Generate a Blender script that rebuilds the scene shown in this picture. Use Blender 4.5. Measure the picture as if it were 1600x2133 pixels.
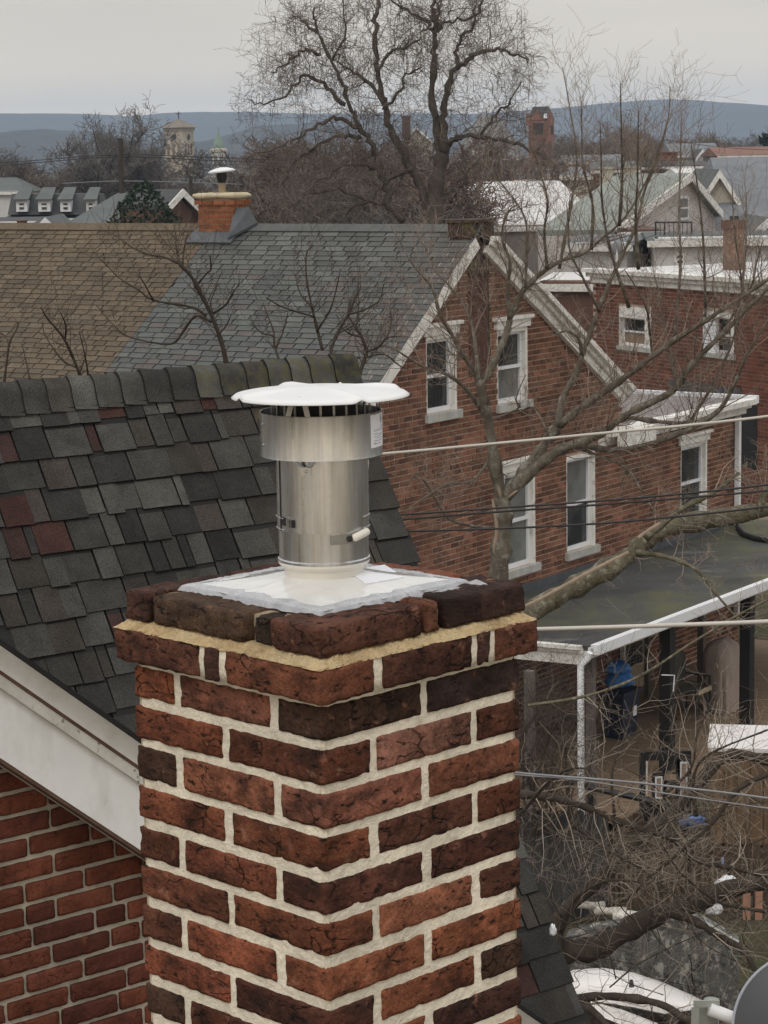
import bpy, math, random
import numpy as np
from mathutils import Vector, noise as mnoise

for o in list(bpy.data.objects): bpy.data.objects.remove(o)
SC = bpy.context.scene
COL = SC.collection

# ---------------------------------------------------------------- camera, sky, sun, exposure
H = 10.6                                  # eye height above the yards
F, CX, CY = 4650.0, 800.0, 1066.5         # focal length and centre, in photo pixels
PITCH, ROLL = math.radians(9.05), 0.018
CAM = np.array([0, 0, H])
fw = np.array([0, math.cos(PITCH), -math.sin(PITCH)])
r0 = np.array([1.0, 0, 0]); u0 = np.cross(r0, fw)
rt = math.cos(ROLL) * r0 - math.sin(ROLL) * u0
upv = math.cos(ROLL) * u0 + math.sin(ROLL) * r0
cd = bpy.data.cameras.new('camera'); cam = bpy.data.objects.new('camera', cd); COL.objects.link(cam)
cd.sensor_fit = 'HORIZONTAL'; cd.sensor_width = 36; cd.lens = 36 * F / 1600
cd.clip_start = 0.1; cd.clip_end = 20000
from mathutils import Matrix
M3 = Matrix(((rt[0], upv[0], -fw[0]), (rt[1], upv[1], -fw[1]), (rt[2], upv[2], -fw[2])))
cam.matrix_world = Matrix.Translation(Vector(CAM)) @ M3.to_4x4()
SC.camera = cam

SUN_EL, SUN_AZ = math.radians(48), math.radians(200)
W = bpy.data.worlds.new('World'); SC.world = W; W.use_nodes = True
nt = W.node_tree; nt.nodes.clear()
wo = nt.nodes.new('ShaderNodeOutputWorld'); bg = nt.nodes.new('ShaderNodeBackground')
sky = nt.nodes.new('ShaderNodeTexSky'); sky.sky_type = 'NISHITA'; sky.sun_disc = False
sky.sun_elevation = SUN_EL; sky.sun_rotation = SUN_AZ
tc = nt.nodes.new('ShaderNodeTexCoord'); sep = nt.nodes.new('ShaderNodeSeparateXYZ')
nt.links.new(tc.outputs['Generated'], sep.inputs[0])
mr = nt.nodes.new('ShaderNodeValToRGB')              # overcast layer: brighter towards the zenith
mr.color_ramp.elements[0].position = 0.0; mr.color_ramp.elements[0].color = (13.8, 11.2, 8.2, 1)
mr.color_ramp.elements[1].position = 1.0; mr.color_ramp.elements[1].color = (13.2, 13.0, 12.6, 1)
e = mr.color_ramp.elements.new(0.03); e.color = (10.2, 8.6, 6.7, 1)
e = mr.color_ramp.elements.new(0.07); e.color = (7.3, 6.45, 5.4, 1)
e = mr.color_ramp.elements.new(0.13); e.color = (6.1, 5.75, 5.25, 1)
e = mr.color_ramp.elements.new(0.25); e.color = (6.6, 6.4, 6.1, 1)
nt.links.new(sep.outputs[2], mr.inputs[0])
cn = nt.nodes.new('ShaderNodeTexNoise'); cn.inputs['Scale'].default_value = 3.0; cn.inputs['Detail'].default_value = 4
mp = nt.nodes.new('ShaderNodeMapping'); mp.inputs['Scale'].default_value = (1, 1, 5)
nt.links.new(tc.outputs['Generated'], mp.inputs[0]); nt.links.new(mp.outputs[0], cn.inputs['Vector'])
cr = nt.nodes.new('ShaderNodeMapRange'); cr.inputs[1].default_value = 0.3; cr.inputs[2].default_value = 0.7
cr.inputs[3].default_value = 0.88; cr.inputs[4].default_value = 1.10
nt.links.new(cn.outputs[0], cr.inputs[0])
vs = nt.nodes.new('ShaderNodeVectorMath'); vs.operation = 'SCALE'
nt.links.new(mr.outputs[0], vs.inputs[0]); nt.links.new(cr.outputs[0], vs.inputs['Scale'])
mx = nt.nodes.new('ShaderNodeMix'); mx.data_type = 'RGBA'; mx.inputs[0].default_value = 0.9
nt.links.new(sky.outputs[0], mx.inputs[6]); nt.links.new(vs.outputs[0], mx.inputs[7])
nt.links.new(mx.outputs[2], bg.inputs[0]); bg.inputs[1].default_value = 0.1
nt.links.new(bg.outputs[0], wo.inputs[0])

sd = bpy.data.lights.new('sun', 'SUN'); sd.energy = 0.6; sd.angle = math.radians(25); sd.color = (1, 0.95, 0.88)
sun = bpy.data.objects.new('sun', sd); COL.objects.link(sun)
sdir = Vector((math.sin(SUN_AZ) * math.cos(SUN_EL), math.cos(SUN_AZ) * math.cos(SUN_EL), math.sin(SUN_EL)))
sun.rotation_euler = sdir.to_track_quat('Z', 'Y').to_euler(); sun.location = (0, 0, 40)
SC.view_settings.view_transform = 'Standard'; SC.view_settings.look = 'None'
SC.view_settings.exposure = 0.16; SC.view_settings.gamma = 1.0; SC.view_settings.use_curve_mapping = False
SC.render.engine = 'CYCLES'
SC.cycles.use_denoising = True
SC.cycles.max_bounces = 6; SC.cycles.volume_bounces = 1; SC.cycles.transparent_max_bounces = 8
SC.cycles.sample_clamp_indirect = 5.0

# ---------------------------------------------------------------- geometry helpers
def ray(x, y): return fw + rt * (x - CX) / F - upv * (y - CY) / F
def at(x, y, Y):                                    # the point seen at a photo pixel, Y metres away
    d = ray(x, y); return CAM + d * (Y / d[1])
def onpl(x, y, p, n):
    d = ray(x, y); return CAM + d * (((p - CAM) @ n) / (d @ n))
def onz(x, y, z):
    d = ray(x, y); return CAM + d * ((z - H) / d[2])
def proj(p):
    d = np.asarray(p, float) - CAM; z = d @ fw
    return CX + F * (d @ rt) / z, CY - F * (d @ upv) / z
def hd(a, el=0):
    a = math.radians(a); e = math.radians(el)
    return np.array([math.sin(a) * math.cos(e), math.cos(a) * math.cos(e), math.sin(e)])
UP = np.array([0, 0, 1.0])

class MB:
    def __init__(s): s.v = []; s.f = []
    def add(s, vs, fs):
        b = len(s.v); s.v.extend([tuple(map(float, p)) for p in vs]); s.f.extend([tuple(i + b for i in f) for f in fs]); return s
    def box(s, o, X, Y, Z, x0, x1, y0, y1, z0, z1):
        c = [o + X * x + Y * y + Z * z for z in (z0, z1) for y in (y0, y1) for x in (x0, x1)]
        flip = np.dot(np.cross(X, Y), Z) < 0
        fs = [(0, 2, 3, 1), (4, 5, 7, 6), (0, 1, 5, 4), (2, 6, 7, 3), (0, 4, 6, 2), (1, 3, 7, 5)]
        if flip: fs = [f[::-1] for f in fs]
        return s.add(c, fs)
    def prism(s, poly, ext):                        # planar polygon (world points) pushed along ext
        n = len(poly); a = [np.asarray(p, float) for p in poly]; b = [p + ext for p in a]
        nn = np.zeros(3)
        for i in range(n): nn += np.cross(a[i] - a[0], a[(i + 1) % n] - a[0])
        fs = [tuple(range(n)), tuple(range(2 * n - 1, n - 1, -1))] + [(i, i + n, (i + 1) % n + n, (i + 1) % n) for i in range(n)]
        if np.dot(nn, ext) > 0: fs = [f[::-1] for f in fs]
        return s.add(a + b, fs)
    def quad(s, a, b, c, d): return s.add([a, b, c, d], [(0, 1, 2, 3)])
    def tube(s, pts, rad, sides=6, cap=True):
        P = np.asarray(pts, float); n = len(P)
        T = np.empty_like(P); T[1:-1] = P[2:] - P[:-2]; T[0] = P[1] - P[0]; T[-1] = P[-1] - P[-2]
        T /= (np.linalg.norm(T, axis=1)[:, None] + 1e-12)
        a = np.array([0, 0, 1.0]) if abs(T[0][2]) < 0.8 else np.array([1.0, 0, 0])
        U = np.cross(T[0], a); U /= np.linalg.norm(U)
        ang = np.arange(sides) * 2 * math.pi / sides; ca, sa = np.cos(ang), np.sin(ang)
        b = len(s.v)
        for i in range(n):
            U = U - T[i] * (U @ T[i]); U /= (np.linalg.norm(U) + 1e-12); V = np.cross(T[i], U)
            ring = P[i] + rad[i] * (ca[:, None] * U + sa[:, None] * V)
            s.v.extend(map(tuple, ring.tolist()))
        for i in range(n - 1):
            for k in range(sides):
                k2 = (k + 1) % sides
                s.f.append((b + i * sides + k, b + i * sides + k2, b + (i + 1) * sides + k2, b + (i + 1) * sides + k))
        if cap:
            s.f.append(tuple(b + k for k in range(sides))[::-1]); s.f.append(tuple(b + (n - 1) * sides + k for k in range(sides)))
        return s
    def lathe(s, o, prof, n=64, X=np.array([1.0, 0, 0]), Y=np.array([0, 1.0, 0]), Z=UP, a0=0, a1=2 * math.pi):
        full = abs(a1 - a0 - 2 * math.pi) < 1e-6; m = n if full else n + 1; b = len(s.v)
        for i in range(m):
            a = a0 + (a1 - a0) * i / n; d = X * math.cos(a) + Y * math.sin(a)
            for r, z in prof: s.v.append(tuple(o + d * r + Z * z))
        k = len(prof)
        for i in range(n):
            j = (i + 1) % m
            for q in range(k - 1): s.f.append((b + i * k + q, b + j * k + q, b + j * k + q + 1, b + i * k + q + 1))
        return s

def root_loc(p):
    while p.parent: p = p.parent
    return np.array(p.location)
def obj(name, mb, mat, parent=None, smooth=False, color=None, center=False, stuff=False, angle=None, mat2=None, f2=()):
    me = bpy.data.meshes.new(name)
    V = np.asarray(mb.v, float)
    base = root_loc(parent) if parent else np.zeros(3)
    c = V.mean(0) if center else base
    me.from_pydata((V - c).tolist(), [], mb.f)
    if smooth: me.polygons.foreach_set('use_smooth', [True] * len(me.polygons))
    me.update()
    if angle: me.set_sharp_from_angle(angle=math.radians(angle))
    if mat: me.materials.append(mat)
    if mat2:
        me.materials.append(mat2)
        for i in f2: me.polygons[i].material_index = 1
    o = bpy.data.objects.new(name, me); COL.objects.link(o)
    if parent:
        o.parent = parent
        if center:
            pc = np.zeros(3); q = parent
            while q: pc += np.array(q.location); q = q.parent
            o.location = Vector(c - pc)
    elif center: o.location = Vector(c)
    if color is not None: o.color = (color[0], color[1], color[2], 1)
    if stuff: o['kind'] = 'stuff'
    return o
def tag(o, label, cat, group=None):
    o['label'] = label; o['category'] = cat
    if group: o['group'] = group
    return o
def thing(name, label, cat, loc, group=None):
    o = bpy.data.objects.new(name, None); COL.objects.link(o); o.location = Vector(loc); o.empty_display_size = 0.2
    return tag(o, label, cat, group)
def struct(o): o['kind'] = 'structure'; return o

def rough_box(mb, o, X, Y, Z, x0, x1, y0, y1, z0, z1, r=0.005, amp=0.0018, chip=0.004, res=0.014, seed=0, fs=52):
    """a weathered block: rounded arrises, uneven faces, chipped edges"""
    d = np.array([x1 - x0, y1 - y0, z1 - z0]); c = np.array([x0 + x1, y0 + y1, z0 + z1]) / 2
    n = [max(2, min(30, int(round(q / res)))) for q in d]
    r = min(r, 0.42 * d.min()); idx = {}; vs = []; fcs = []
    def vert(i, j, k):
        key = (i, j, k)
        if key in idx: return idx[key]
        p = np.array([(i / n[0] - .5) * d[0], (j / n[1] - .5) * d[1], (k / n[2] - .5) * d[2]])
        inner = d / 2 - r; q = np.clip(p, -inner, inner); dv = p - q; L = np.linalg.norm(dv)
        nv = dv / L if L > 1e-9 else np.zeros(3)
        edge = sum(1 for a in range(3) if abs(abs(p[a]) - d[a] / 2) < 1e-6)
        if L > 1e-9: p = q + nv * r
        w = Vector((p[0] * fs + seed * 3.17, p[1] * fs + seed * 1.31, p[2] * fs + seed * 7.7))
        f1 = mnoise.fractal(w, 1.0, 2.0, 4)
        a = amp * f1 + amp * .8 * mnoise.noise(w * .22)
        if edge >= 2: a -= chip * max(0.0, mnoise.noise(w * .9 + Vector((5, 9, 2))) + 0.05)
        p = p + (nv if L > 1e-9 else np.zeros(3)) * a + 0.35 * amp * np.array(mnoise.noise_vector(w * 2.3))
        p = p + c; idx[key] = len(vs); vs.append(o + X * p[0] + Y * p[1] + Z * p[2]); return idx[key]
    def face(fn, na, nb, flip):
        for a in range(na):
            for b in range(nb):
                q = [fn(a, b), fn(a + 1, b), fn(a + 1, b + 1), fn(a, b + 1)]
                fcs.append(tuple(q[::-1] if flip else q))
    face(lambda a, b: vert(a, b, n[2]), n[0], n[1], False); face(lambda a, b: vert(a, b, 0), n[0], n[1], True)
    face(lambda a, b: vert(a, 0, b), n[0], n[2], False); face(lambda a, b: vert(a, n[1], b), n[0], n[2], True)
    face(lambda a, b: vert(0, a, b), n[1], n[2], True); face(lambda a, b: vert(n[0], a, b), n[1], n[2], False)
    return mb.add(vs, fcs)

# ---------------------------------------------------------------- materials
def new_mat(name):
    m = bpy.data.materials.new(name); m.use_nodes = True; t = m.node_tree; t.nodes.clear()
    out = t.nodes.new('ShaderNodeOutputMaterial'); b = t.nodes.new('ShaderNodeBsdfPrincipled'); t.links.new(b.outputs[0], out.inputs[0])
    return m, t, b
def pmat(name, base=(.5, .5, .5), rough=.85, metal=0.0, var=.25, scale=8.0, objcol=False, island=0.0, spots=(), bump=0.0, bscale=40.0,
         stretch=(1, 1, 1), spec=.4, fine=0.0, fscale=200.0, bump2=0.0, b2scale=12.0, rvar=0.0, trans=0.0, coat=0.0, cracks=None, stain=None):
    """colour, grain, stains and fine relief of one material; spots = (colour, scale, threshold, softness, amount, stretch)"""
    m, t, b = new_mat(name); N = t.nodes.new; L = t.links.new
    tc = N('ShaderNodeTexCoord'); oi = N('ShaderNodeObjectInfo')
    off = N('ShaderNodeVectorMath'); off.operation = 'MULTIPLY_ADD'
    mulr = N('ShaderNodeMath'); mulr.operation = 'MULTIPLY'; mulr.inputs[1].default_value = 53.0; L(oi.outputs['Random'], mulr.inputs[0])
    add = N('ShaderNodeVectorMath'); add.operation = 'ADD'; L(tc.outputs['Object'], add.inputs[0]); L(mulr.outputs[0], add.inputs[1])
    vec = add.outputs[0]
    def mapped(st):
        if tuple(st) == (1, 1, 1): return vec
        q = N('ShaderNodeMapping'); q.inputs['Scale'].default_value = st; L(vec, q.inputs[0]); return q.outputs[0]
    def nz(sc, st=(1, 1, 1), det=6, ro=.6):
        q = N('ShaderNodeTexNoise'); q.inputs['Scale'].default_value = sc; q.inputs['Detail'].default_value = det; q.inputs['Roughness'].default_value = ro
        L(mapped(st), q.inputs['Vector']); return q.outputs[0]
    def mrange(s, a, c, d, e_):
        q = N('ShaderNodeMapRange'); L(s, q.inputs[0]); q.inputs[1].default_value = a; q.inputs[2].default_value = c; q.inputs[3].default_value = d; q.inputs[4].default_value = e_
        return q.outputs[0]
    if objcol: colr = oi.outputs['Color']
    else:
        q = N('ShaderNodeRGB'); q.outputs[0].default_value = (*base, 1); colr = q.outputs[0]
    fac = mrange(nz(scale, stretch), .28, .72, 1 - var, 1 + var)
    if fine:
        f2 = mrange(nz(fscale, det=2), .3, .7, 1 - fine, 1 + fine); q = N('ShaderNodeMath'); q.operation = 'MULTIPLY'; L(fac, q.inputs[0]); L(f2, q.inputs[1]); fac = q.outputs[0]
    if island:
        g = N('ShaderNodeNewGeometry'); f3 = mrange(g.outputs['Random Per Island'], 0, 1, 1 - island, 1 + island)
        q = N('ShaderNodeMath'); q.operation = 'MULTIPLY'; L(fac, q.inputs[0]); L(f3, q.inputs[1]); fac = q.outputs[0]
    sc = N('ShaderNodeVectorMath'); sc.operation = 'SCALE'; L(colr, sc.inputs[0]); L(fac, sc.inputs['Scale']); colr = sc.outputs[0]
    for (c2, s2, th, soft, am, st) in spots:
        f = mrange(nz(s2, st, 8, .65), th - soft, th + soft, 0, am)
        q = N('ShaderNodeMix'); q.data_type = 'RGBA'; L(f, q.inputs[0]); L(colr, q.inputs[6]); q.inputs[7].default_value = (*c2, 1); colr = q.outputs[2]
    if stain:                                             # weathering that runs across neighbouring pieces
        am_, ss_, st_ = stain; g2 = N('ShaderNodeNewGeometry'); q = N('ShaderNodeMapping'); q.inputs['Scale'].default_value = st_; L(g2.outputs['Position'], q.inputs[0])
        n2 = N('ShaderNodeTexNoise'); n2.inputs['Scale'].default_value = ss_; n2.inputs['Detail'].default_value = 7; n2.inputs['Roughness'].default_value = .65; L(q.outputs[0], n2.inputs['Vector'])
        f4 = mrange(n2.outputs[0], .32, .68, 1 - am_, 1 + am_ * .7); q = N('ShaderNodeVectorMath'); q.operation = 'SCALE'; L(colr, q.inputs[0]); L(f4, q.inputs['Scale']); colr = q.outputs[0]
    crk = None
    if cracks:                                            # thin wandering fissures, only here and there
        cs, cst, cwid, cam_ = cracks
        vo = N('ShaderNodeTexVoronoi'); vo.feature = 'DISTANCE_TO_EDGE'; vo.inputs['Scale'].default_value = cs
        dn_ = N('ShaderNodeTexNoise'); dn_.inputs['Scale'].default_value = cs * 1.6; dn_.inputs['Detail'].default_value = 5; L(vec, dn_.inputs['Vector'])
        ms = N('ShaderNodeVectorMath'); ms.operation = 'SCALE'; ms.inputs['Scale'].default_value = .9 / cs; L(dn_.outputs['Color'], ms.inputs[0])
        ad = N('ShaderNodeVectorMath'); ad.operation = 'ADD'; L(mapped(cst), ad.inputs[0]); L(ms.outputs[0], ad.inputs[1]); L(ad.outputs[0], vo.inputs['Vector'])
        line = mrange(vo.outputs['Distance'], 0, cwid, 1, 0); mask = mrange(nz(cs * .8, (1, 1, 1), 3), .53, .62, 0, 1)
        q = N('ShaderNodeMath'); q.operation = 'MULTIPLY'; L(line, q.inputs[0]); L(mask, q.inputs[1]); crk = q.outputs[0]
        q = N('ShaderNodeMath'); q.operation = 'MULTIPLY'; L(crk, q.inputs[0]); q.inputs[1].default_value = cam_; cf = q.outputs[0]
        q = N('ShaderNodeMix'); q.data_type = 'RGBA'; L(cf, q.inputs[0]); L(colr, q.inputs[6]); q.inputs[7].default_value = (.012, .009, .008, 1); colr = q.outputs[2]
    L(colr, b.inputs['Base Color'])
    b.inputs['Roughness'].default_value = rough; b.inputs['Metallic'].default_value = metal; b.inputs['Specular IOR Level'].default_value = spec
    if rvar: L(mrange(nz(scale * .7, stretch), .3, .7, rough - rvar, rough + rvar), b.inputs['Roughness'])
    if trans: b.inputs['Transmission Weight'].default_value = trans
    if coat: b.inputs['Coat Weight'].default_value = coat
    if bump or bump2:
        h = nz(bscale, stretch, 5); bp = N('ShaderNodeBump'); bp.inputs['Strength'].default_value = 1.0; bp.inputs['Distance'].default_value = bump
        L(h, bp.inputs['Height']); nrm = bp.outputs[0]
        if bump2:
            b2 = N('ShaderNodeBump'); b2.inputs['Distance'].default_value = bump2; L(nz(b2scale, stretch, 4), b2.inputs['Height']); L(nrm, b2.inputs['Normal']); nrm = b2.outputs[0]
        if crk:
            b3 = N('ShaderNodeBump'); b3.invert = True; b3.inputs['Distance'].default_value = .004; L(crk, b3.inputs['Height']); L(nrm, b3.inputs['Normal']); nrm = b3.outputs[0]
        L(nrm, b.inputs['Normal'])
    return m
rng = random.Random(11)
# ---------------------------------------------------------------- shared materials
M_BRICK = pmat('old_brick', objcol=True, var=.38, scale=17, fine=.22, fscale=150, rough=.95, spec=.15, bump=.007, bscale=75, bump2=.009, b2scale=22, cracks=(15, (1, 1, 1.9), .03, .85), stain=(.30, 7, (1, 1, .45)),
               spots=[((.022, .015, .013), 13, .56, .1, .8, (1, 1, 1.6)), ((.010, .008, .007), 42, .60, .025, .85, (1, 1, 2.4)), ((.34, .17, .115), 30, .64, .04, .5, (1, 1, 1)), ((.42, .36, .28), 75, .74, .02, .5, (1, 1, 1))])
M_MORTAR = pmat('cream_mortar', (.80, .735, .60), var=.12, scale=14, fine=.1, fscale=320, rough=.95, spec=.15, bump=.003, bscale=160, stain=(.17, 6, (1, 1, .4)),
                spots=[((.40, .34, .26), 22, .64, .08, .55, (1, 1, 1)), ((.13, .1, .08), 90, .72, .04, .6, (1, 1, 1))])
M_BED = pmat('yellow_mortar', (.52, .375, .205), var=.34, scale=26, fine=.14, fscale=300, rough=.95, spec=.15, bump=.010, bscale=150, bump2=.006, b2scale=40,
             spots=[((.70, .56, .34), 12, .5, .1, .7, (1, 1, 1)), ((.12, .08, .05), 60, .68, .05, .7, (1, 1, 1))])
M_STEEL = pmat('stainless_steel', (.56, .57, .575), metal=1, rough=.33, var=.20, scale=6, stretch=(14, 14, .5), bump2=.0016, b2scale=1.3, rvar=.09, fine=.03, fscale=90, bump=.0004, bscale=26, spots=[((.30, .295, .28), 16, .62, .12, .5, (1, 1, .25))])  # tone streaks put vertical reflections into the colour; spots are dull smudges
M_STEEL_D = pmat('dull_steel', (.33, .32, .30), metal=1, rough=.5, var=.2, scale=20)
M_DARK = pmat('dull_black', (.02, .02, .02), rough=.8, var=.3, scale=10)  # plain near black for inner tube, seam, clips and screw
M_WHITE_METAL = pmat('white_painted_metal', (.73, .735, .74), rough=.3, var=.06, scale=5, spec=.4)
M_PLATE = pmat('cream_flashing', (.74, .73, .705), rough=.09, var=.07, scale=6, spec=.8, coat=.6, spots=[((.62, .60, .57), 9, .58, .1, .6, (1, 1, 1))], bump=.002, bscale=7)
M_SEAL = pmat('clear_sealant', (.76, .77, .82), rough=.12, var=.2, scale=26, spec=.6, trans=.55, bump=.006, bscale=45)
M_LABEL = pmat('white_label', (.80, .81, .85), rough=.5, var=.03, scale=4)
M_INK = pmat('grey_ink', (.33, .34, .40), rough=.7, var=.1, scale=10)
BRICK_COLS = [(.115, .045, .030), (.155, .055, .034), (.090, .036, .027), (.20, .072, .042), (.135, .050, .032), (.075, .034, .028), (.175, .062, .036), (.105, .044, .032), (.245, .085, .046), (.27, .105, .066), (.062, .034, .025), (.22, .075, .042)]

# ---------------------------------------------------------------- the brick chimney in front
CO = at(674, 1648.3, 3.3); CRt = hd(45); CLf = hd(-45); CW = .453; CS = .069
cbase = CO + (CRt + CLf) * CW / 2; cbase[2] = 0
chim = thing('brick_chimney', 'square old brick chimney with cream mortar and corbelled top, closest to the viewer', 'chimney', cbase)
seed = [0]
def cbrick(x0, x1, y0, y1, z0, z1, col=None, r=.0026, amp=.0013, chip=.0038, res=.007, label=None):
    seed[0] += 1; mb = MB()
    rough_box(mb, CO, CRt, CLf, UP, x0, x1, y0, y1, z0, z1, r=r, amp=amp, chip=chip, res=res, seed=seed[0])
    c = col or rng.choice(BRICK_COLS); k = rng.uniform(.85, 1.2); c = (c[0], c[1] * 1.0, c[2] * .93)
    o = obj('brick', mb, M_BRICK, chim, smooth=True, color=tuple(q * k for q in c), center=True)
    if label: o['label'] = label
    return o
S_, J_, Hd = .218, .017, .101
special = {('A', 1, 'R1'): (.048, .030, .028), ('B', 2, 'R1'): (.33, .155, .12), ('A', 3, 'R0'): (.30, .12, .085), ('A', 1, 'L1'): (.21, .085, .06),
           ('B', 2, 'L1'): (.22, .075, .045), ('B', 6, 'R2'): (.34, .17, .14), ('A', 7, 'R1'): (.25, .09, .05), ('A', 7, 'L1'): (.26, .085, .05), ('B', 4, 'R0'): (.15, .055, .036),
           ('A', 5, 'L1'): (.16, .055, .034), ('B', 4, 'L1'): (.20, .07, .042), ('A', 9, 'L0'): (.22, .07, .042), ('B', 8, 'L1'): (.2, .065, .04)}
def jit(a): return rng.uniform(-a, a)
for j in range(1, 11):
    zt = .138 - CS * (j - 1) - .0076 + jit(.002); zb = .138 - CS * j + .0076 + jit(.002)
    A = j % 2 == 1; f = lambda k, d: special.get((('A' if A else 'B'), j, k), d)
    o1 = jit(.002)
    def put(u0, u1, v0, v1, key):                    # u along the face with two stretchers
        a, b, c_, d = (u0, u1, v0, v1) if A else (v0, v1, u0, u1)
        e1, e2 = jit(.0025), jit(.0025)
        cbrick(a + (e1 if a > .01 else jit(.0015)), b + (e2 if b < CW - .01 else 0), c_ + (e1 if c_ > .01 else jit(.0015)), d + (e2 if d < CW - .01 else 0), zb, zt, f(key, None), r=rng.uniform(.0022, .0042))
    rf, lf = ('R', 'L') if A else ('L', 'R')
    put(0, S_, 0, Hd, rf + '0'); put(S_ + J_, CW, 0, Hd, rf + '1')
    put(0, S_, CW - Hd, CW, 'b0'); put(S_ + J_, CW, CW - Hd, CW, 'b1')
    put(0, Hd, Hd + J_, CW - Hd - J_, lf + '1'); put(CW - Hd, CW, Hd + J_, CW - Hd - J_, 'b2')
p = .022                                               # corbel course
cz0, cz1 = .1405, .1955
for (x0, x1, y0, y1, c) in [(-p, .095, -p, .197, (.21, .08, .05)), (.113, .315, -p, .085, (.085, .037, .028)), (.329, .359, -p - .001, .085, (.06, .032, .028)), (.372, CW + p, -p - .001, .085, (.15, .06, .04)),
                            (-p - .001, .085, .213, .246, (.07, .034, .028)), (-p, .085, .260, CW + p, (.12, .05, .036)),
                            (CW - .085, CW + p, .1, .29, None), (CW - .085, CW + p, .305, CW + p, None), (.1, .22, CW - .085, CW + p, None), (.235, .345, CW - .085, CW + p, None)]:
    cbrick(x0, x1, y0, y1, cz0, cz1, c, r=.003, amp=.0018, chip=.006)
tz0, tz1 = .2085, .257                                 # worn top course
for (x0, x1, y0, y1, z1, c) in [(-.008, .214, -.008, .106, tz1, (.085, .038, .028)), (.226, .257, -.007, .1, tz1 + .002, (.13, .055, .036)), (.272, CW + .008, -.008, .106, tz1 + .001, (.055, .030, .026)),
                                (.006, .106, .120, .157, tz1 - .006, (.045, .032, .026)), (-.007, .106, .170, .388, tz1 - .001, (.10, .062, .045)), (-.008, .19, .402, CW + .008, tz1, (.07, .035, .028)),
                                (.205, .33, CW - .106, CW, tz1, None), (.345, CW, CW - .106, CW, tz1, None), (CW - .106, CW, .12, .32, tz1, None)]:
    cbrick(x0, x1, y0, y1, tz0, z1, c, r=.004, amp=.0022, chip=.008, res=.0075)
# mortar: a core with an uneven struck face on each side
mb = MB()
def noisy_face(mb, o, X, Z, nrm, w, z0, z1, res, amp, sd):
    nx, nz = max(2, int(w / res)), max(2, int((z1 - z0) / res)); vs = []; fs = []
    for k in range(nz + 1):
        for i in range(nx + 1):
            q = Vector((i * res * 62 + sd, k * res * 62, sd * 2.0))
            d = amp * mnoise.fractal(q, 1.0, 2.0, 3); ed = min(i, nx - i) * w / nx
            if i in (0, nx): d = 0
            d -= max(0, .011 - ed) * .5 if ed > 0 else .0055
            vs.append(o + X * (w * i / nx) + Z * (z0 + (z1 - z0) * k / nz) + nrm * d)
    for k in range(nz):
        for i in range(nx):
            a = k * (nx + 1) + i; fs.append((a, a + 1, a + nx + 2, a + nx + 1))
    mb.add(vs, fs)
rc = .0036; w2 = CW - 2 * rc
o_ = CO + CRt * rc + CLf * rc
noisy_face(mb, o_, CRt, UP, -CLf, w2, -.56, .205, .0045, .0015, 1)
noisy_face(mb, o_ + CLf * w2, -CLf, UP, -CRt, w2, -.56, .205, .0045, .0015, 2)
noisy_face(mb, o_ + CRt * w2, CLf, UP, CRt, w2, -.56, .205, .02, .002, 3)
noisy_face(mb, o_ + CRt * w2 + CLf * w2, -CRt, UP, CLf, w2, -.56, .205, .02, .002, 4)
obj('mortar', mb, M_MORTAR, chim, smooth=False)
mb = MB(); rough_box(mb, CO, CRt, CLf, UP, .020, CW - .014, .012, CW - .014, .2, .2505, r=.004, amp=.003, chip=.004, res=.02, seed=70)
obj('crown_mortar', mb, pmat('dirty_mortar', (.26, .205, .14), var=.4, scale=16, fine=.2, fscale=200, rough=.95, spec=.15, bump=.003, bscale=90), chim, smooth=True)
mb = MB(); vs = []; fs = []                              # sloping, rough trowelled bed on the corbel ledge
prof = [(-.030, .1935), (-.0215, .1943), (-.0200, .1968), (-.0150, .1994), (-.0095, .2020), (-.003, .2070), (.006, .2090), (.03, .2090)]
per = []
for (c_, d_) in (((0, 0), (1, 0)), ((1, 0), (1, 1)), ((1, 1), (0, 1)), ((0, 1), (0, 0))):
    for i in range(120): t = i / 120; per.append((c_[0] + (d_[0] - c_[0]) * t, c_[1] + (d_[1] - c_[1]) * t))
for (u, v) in per:
    for k_, (off, z_) in enumerate(prof):
        off = max(off, -.022) if k_ else off + .02
        q = lambda a_: off + (CW - 2 * off) * a_
        n_ = mnoise.fractal(Vector((u * 46, v * 46, k_ * .55)), 1, 2, 4); o2 = (.0032 * n_ + .004 * mnoise.noise(Vector((u * 9, v * 9, 3)))) if 0 < k_ < 7 else 0
        x_ = q(u); y_ = q(v); sgx = (-1 if u < .5 else 1) * (1 if u in (0, 1) else 0); sgy = (-1 if v < .5 else 1) * (1 if v in (0, 1) else 0)
        vs.append(CO + CRt * (x_ + sgx * o2) + CLf * (y_ + sgy * o2) + UP * (z_ + .6 * o2 * (1 if k_ > 1 else 0)))
m_ = len(prof); n_ = len(per)
for i in range(n_):
    for k_ in range(m_ - 1): fs.append((i * m_ + k_, ((i + 1) % n_) * m_ + k_, ((i + 1) % n_) * m_ + k_ + 1, i * m_ + k_ + 1))
mb.add(vs, fs)
obj('mortar_bed', mb, M_BED, chim, smooth=False)
mb = MB(); rough_box(mb, CO, CRt, CLf, UP, -p + .0035, CW + p - .0035, -p + .0035, CW + p - .0035, .1410, .1950, r=.003, amp=.0016, chip=.002, res=.016, seed=71)
obj('corbel_mortar', mb, M_MORTAR, chim, smooth=True)
mb = MB(); mb.box(CO, CRt, CLf, UP, .003, CW - .003, .003, CW - .003, -CO[2], -.5585)
M_PLAINBR = pmat('far_brick', (.16, .065, .04), var=.3, scale=9, rough=.95)
obj('lower_stack', mb, M_PLAINBR, chim)

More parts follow.
